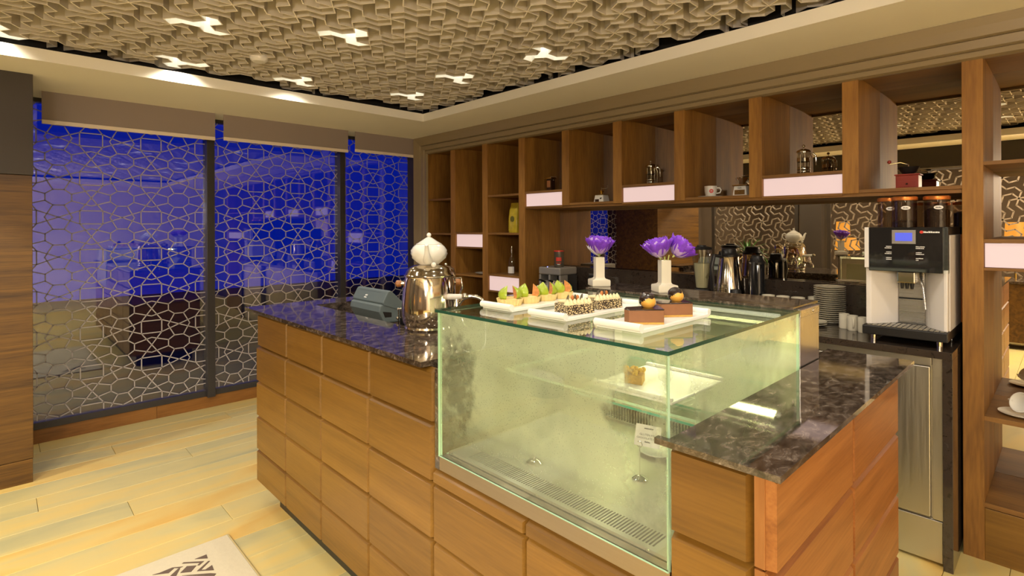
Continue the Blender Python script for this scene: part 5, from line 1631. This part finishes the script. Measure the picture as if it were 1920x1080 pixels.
MB().lathe([(0.0, 0.186), (0.012, 0.186), (0.011, 0.20), (0.006, 0.21), (0.006, 0.235), (0.0, 0.236)], n=16).build('stopper', 'chrome', bt, 40)
wrap_patch(bt, 'paper_label', 'white', 0.0325, -2.4, -0.2, 0.006, 0.062)
for k in range(2):
    tag(MB().lathe([(0.0, 0), (0.06, 0), (0.066, 0.003), (0.105, 0.012), (0.106, 0.014), (0.10, 0.0135), (0.064, 0.006), (0.0, 0.006)], n=40).build('display_plate', 'porcelain', None, 40, loc=(-3.63 + 0.0 * k, 3.17, 1.0003) if k == 0 else (-3.25, 3.14, 0.6603)), ('white plate on the shelf under the glowing panel nearest the window', 'white plate on the low shelf beneath the lowest glowing panel')[k], 'plate')
tag(MB().lathe([(0.0, 0), (0.020, 0), (0.030, 0.03), (0.031, 0.034), (0.028, 0.034), (0.018, 0.004), (0.0, 0.004)], n=24).build('small_bowl', 'porcelain', None, 40, loc=(-3.555, 3.13, 1.3743)), 'tiny white bowl above the glowing panel nearest the window', 'bowl')

# ================================================================== RUG
rg = thing('rug', 'cream rug with brown chevron figures in front of the counter', 'rug', (0, 0, 0))
MB().box(-2.698, -1.15, 0.0005, -1.25, 0.765, 0.011).build('pile', 'rug', rg, bevel=0.004)
MB().box(-2.704, 0.750, 0.0005, -1.244, 0.771, 0.0095).build('binding', 'rug_edge', rg, bevel=0.003)
figs = [[(1195, 383), (1055, 438), (1210, 428)], [(1165, 463), (920, 478), (900, 492), (1115, 482), (1085, 512), (1110, 512)], [(1238, 460), (1215, 462), (1080, 582), (1285, 570), (1262, 510), (1180, 565), (1130, 568)],
        [(1075, 515), (960, 524), (880, 604), (1010, 590)], [(915, 527), (785, 540), (630, 604), (545, 628), (740, 606), (810, 545), (870, 545)], [(880, 548), (855, 552), (760, 640), (830, 640)], [(1245, 608), (900, 636), (1290, 640), (1310, 612)]]
for k, pg in enumerate(figs):
    pts = [pix(200 + x_ * 0.15625, 980 + y_ * 0.15625, 0.0115) for x_, y_ in pg]
    ar = sum(pts[i][0] * pts[(i + 1) % len(pts)][1] - pts[(i + 1) % len(pts)][0] * pts[i][1] for i in range(len(pts)))
    if ar < 0:
        pts.reverse()
    MB().prism(pts, 0.0105, 0.0125).build('brown_figure', 'rug_dark', rg)
    MB().prism([(x_ + 0.62, y_ - 0.55) for x_, y_ in pts], 0.0105, 0.0125).build('brown_figure', 'rug_dark', rg)

# ================================================================== LOUNGE SEEN IN THE MIRRORS
def lattice(name, label, x0, x1, y, z0, z1, flip=False):
    t = thing(name, label, 'screen', (0, 0, 0), 0, 'lattice screens in the lounge')
    MB().box(x0, y - 0.02, 0.0, x0 + 0.05, y + 0.02, z1).box(x1 - 0.05, y - 0.02, 0.0, x1, y + 0.02, z1).box(x0, y - 0.02, z1 - 0.05, x1, y + 0.02, z1).box(x0, y - 0.02, 0, x1, y + 0.02, z0).build('frame', 'dark_panel', t)
    mb = MB()
    s_ = 0.30
    for i in range(-14, 15):
        for j in range(-10, 12):
            p0 = (i + 0.5 * (j % 2), j * S3)
            for q in ((1, 0), (0.5, S3), (-0.5, S3)):
                ch = chain(p0, (p0[0] + q[0], p0[1] + q[1])) + [Vector((p0[0] + q[0], p0[1] + q[1]))]
                for a_, b_ in zip(ch, ch[1:]):
                    A = Vector(((x0 + x1) / 2 + a_.x * s_, (z0 + z1) / 2 + a_.y * s_))
                    B = Vector(((x0 + x1) / 2 + b_.x * s_, (z0 + z1) / 2 + b_.y * s_))
                    if min(A.x, B.x) < x0 + 0.02 or max(A.x, B.x) > x1 - 0.02 or min(A.y, B.y) < z0 - 0.02 or max(A.y, B.y) > z1 - 0.02:
                        continue
                    d = (B - A).normalized()
                    n_ = Vector((-d.y, d.x)) * 0.008
                    e_ = d * 0.004
                    c4 = [A - e_ - n_, B + e_ - n_, B + e_ + n_, A - e_ + n_]
                    mb.add([(c.x, y - 0.010, c.y) for c in c4] + [(c.x, y + 0.010, c.y) for c in c4], [(0, 1, 2, 3), (7, 6, 5, 4), (0, 4, 5, 1), (1, 5, 6, 2), (2, 6, 7, 3), (3, 7, 4, 0)])
    o = mb.build('lattice', 'screenwood', t)
    o['kind'] = 'stuff'
lattice('lattice_screen', 'taupe hooked-lattice screen behind the tall plant, seen in the mirror', -4.35, -2.95, -2.15, 0.25, 2.2)
lattice('lattice_screen', 'taupe hooked-lattice screen beside the amber lamps, seen in the mirror', -2.55, -1.75, -2.15, 0.25, 2.2)
lattice('lattice_screen', 'taupe hooked-lattice screen over the sideboard, seen in the mirror', -1.35, -0.15, -2.15, 0.25, 2.2)
struct(MB().box(-2.90, -2.35, 0, -2.60, -2.05, 2.52).build('wall_column', 'dark_panel'), 'dark column between the lounge screens, seen in the mirror')
def lamp(x_, y_, z0, wd, h, label):
    t = thing('table_lamp', label, 'lamp', (x_, y_, 0), 0, 'amber lounge lamps')
    MB().lathe([(wd * 0.46, z0), (wd * 0.5, z0), (wd * 0.44, z0 + h), (wd * 0.40, z0 + h)], n=28, caps=False).lathe([(wd * 0.46, z0), (wd * 0.40, z0 + h)], n=28, caps=False).build('shade', 'lampshade', t, 40)
    MB().lathe([(0.0, 0), (0.11, 0), (0.11, 0.02), (0.012, 0.03), (0.012, z0 + h * 0.8), (0.0, z0 + h * 0.8)], n=20).build('stand', 'gold', t, 40)
lamp(-3.10, -3.6, 1.22, 0.26, 0.26, 'amber drum floor lamp behind the dark column, seen in the mirror')
lamp(-2.72, -3.6, 1.24, 0.22, 0.25, 'amber drum floor lamp behind the middle lattice screen, seen in the mirror')
lamp(-2.58, -3.3, 1.02, 0.36, 0.20, 'low wide amber lamp behind the middle lattice screen, seen in the mirror')
lamp(-0.55, -3.4, 1.20, 0.24, 0.26, 'amber drum floor lamp behind the sideboard screen, seen in the mirror')
lamp(-0.20, -3.4, 1.20, 0.24, 0.26, 'amber drum floor lamp nearest the pale wall, seen in the mirror')
def plant(x_, y_, z0, n_, ln, label, seed):
    t = thing('potted_plant', label, 'plant', (x_, y_, 0))
    MB().lathe([(0.0, 0), (0.14, 0), (0.19, z0), (0.17, z0), (0.0, z0 - 0.05)], n=24).build('pot', 'pot', t, 40)
    rnd = random.Random(seed)
    for k in range(n_):
        az, lean = rnd.uniform(0, 2 * PI), rnd.uniform(0.15, 1.1)
        l_ = ln * rnd.uniform(0.6, 1.1)
        v, fs = [], []
        m_ = 7
        for j in range(m_ + 1):
            q = j / m_
            bend = lean * (0.4 + 0.9 * q)
            px_, pz_ = l_ * q * math.sin(bend), l_ * q * math.cos(bend)
            wd = 0.018 * math.sin(PI * min(1, q * 0.92 + 0.06)) + 0.001
            v += [(px_, -wd, pz_), (px_, 0, pz_ - 0.004), (px_, wd, pz_)]
        for j in range(m_):
            a = j * 3
            fs += [(a, a + 1, a + 4, a + 3), (a + 1, a + 2, a + 5, a + 4)]
        o = MB().add(v, fs).build('leaf', 'leaf', t, 80)
        o.location = (0, 0, z0)
        o.rotation_euler = (0, 0, az)
plant(-3.55, -1.72, 0.9, 46, 0.36, 'tall leafy plant in front of a lattice screen, seen in the mirror', 2)
plant(-3.1, -1.45, 0.75, 26, 0.30, 'low leafy plant in front of a lattice screen, seen in the mirror', 5)
sbd = thing('sideboard', 'low dark sideboard in the lounge, seen in the mirror', 'sideboard', (-0.75, -1.7, 0))
MB().box(-0.6, -0.2, 0.08, 0.6, 0.2, 0.75).build('body', 'pillarwood', sbd, bevel=0.004)
MB().box(-0.62, -0.22, 0.751, 0.62, 0.22, 0.78).build('top', 'granite', sbd, bevel=0.003)
for xx in (-0.55, 0.55):
    MB().box(xx - 0.03, -0.17, 0, xx + 0.03, 0.17, 0.079).build('foot', 'black', sbd)
dl = bpy.data.lights.new('lounge_fill', 'AREA')  # ceiling lamps added behind the camera to raise fill and bounced light
dl.shape = 'DISK'
dl.size = 0.16
dl.energy = LOUNGE_FILL_W
dl.color = LAMP_COL
for k, (x_, y_) in enumerate(((-3.6, -1.4), (-1.9, -1.4), (-0.2, -1.4), (1.5, -1.4), (3.0, -1.4), (-3.4, -3.4), (-1.0, -3.4), (1.4, -3.4), (3.2, -3.4))):
    zc_ = 2.52
    t = thing('fill_downlight', 'added round fill light in the plain lounge ceiling', 'light', (x_, y_, zc_), 0, 'added lounge fill lights')
    MB().lathe([(0.085, -0.001), (0.105, -0.004), (0.105, -0.0005), (0.085, -0.0005)], n=28, caps=False).build('trim_ring', 'white', t, 40)
    lo = bpy.data.objects.new('lamp', dl)
    COL.objects.link(lo)
    lo.parent = t
    lo.location = (0, 0, -0.006)

M['globe'] = emit('fill_globe_glow', (1.0, 0.85, 0.70), FILL_GLOW)  # unseen glowing globes, added to brighten soffit, shelves and side counter
for x_, y_, rr_, lab in ((0.25, -1.0, 0.15, 'added fill-light globe at the edge of the lounge'), (0.9, -1.9, 0.15, 'added fill-light globe deep in the lounge'), (1.9, -0.5, 0.125, 'smaller added fill-light globe to the east of the bar')):
    t = thing('fill_globe', lab, 'lamp', (x_, y_, 1.85), 0, 'added fill-light globes')
    MB().ball((0, 0, 0), rr_, 24, 14).build('globe', 'globe', t, 60)
    MB().tube([(0, 0, 0.15), (0, 0, (2.287 if y_ > -0.6 else 2.52) - 1.85)], 0.006, 8).build('rod', 'gold', t)
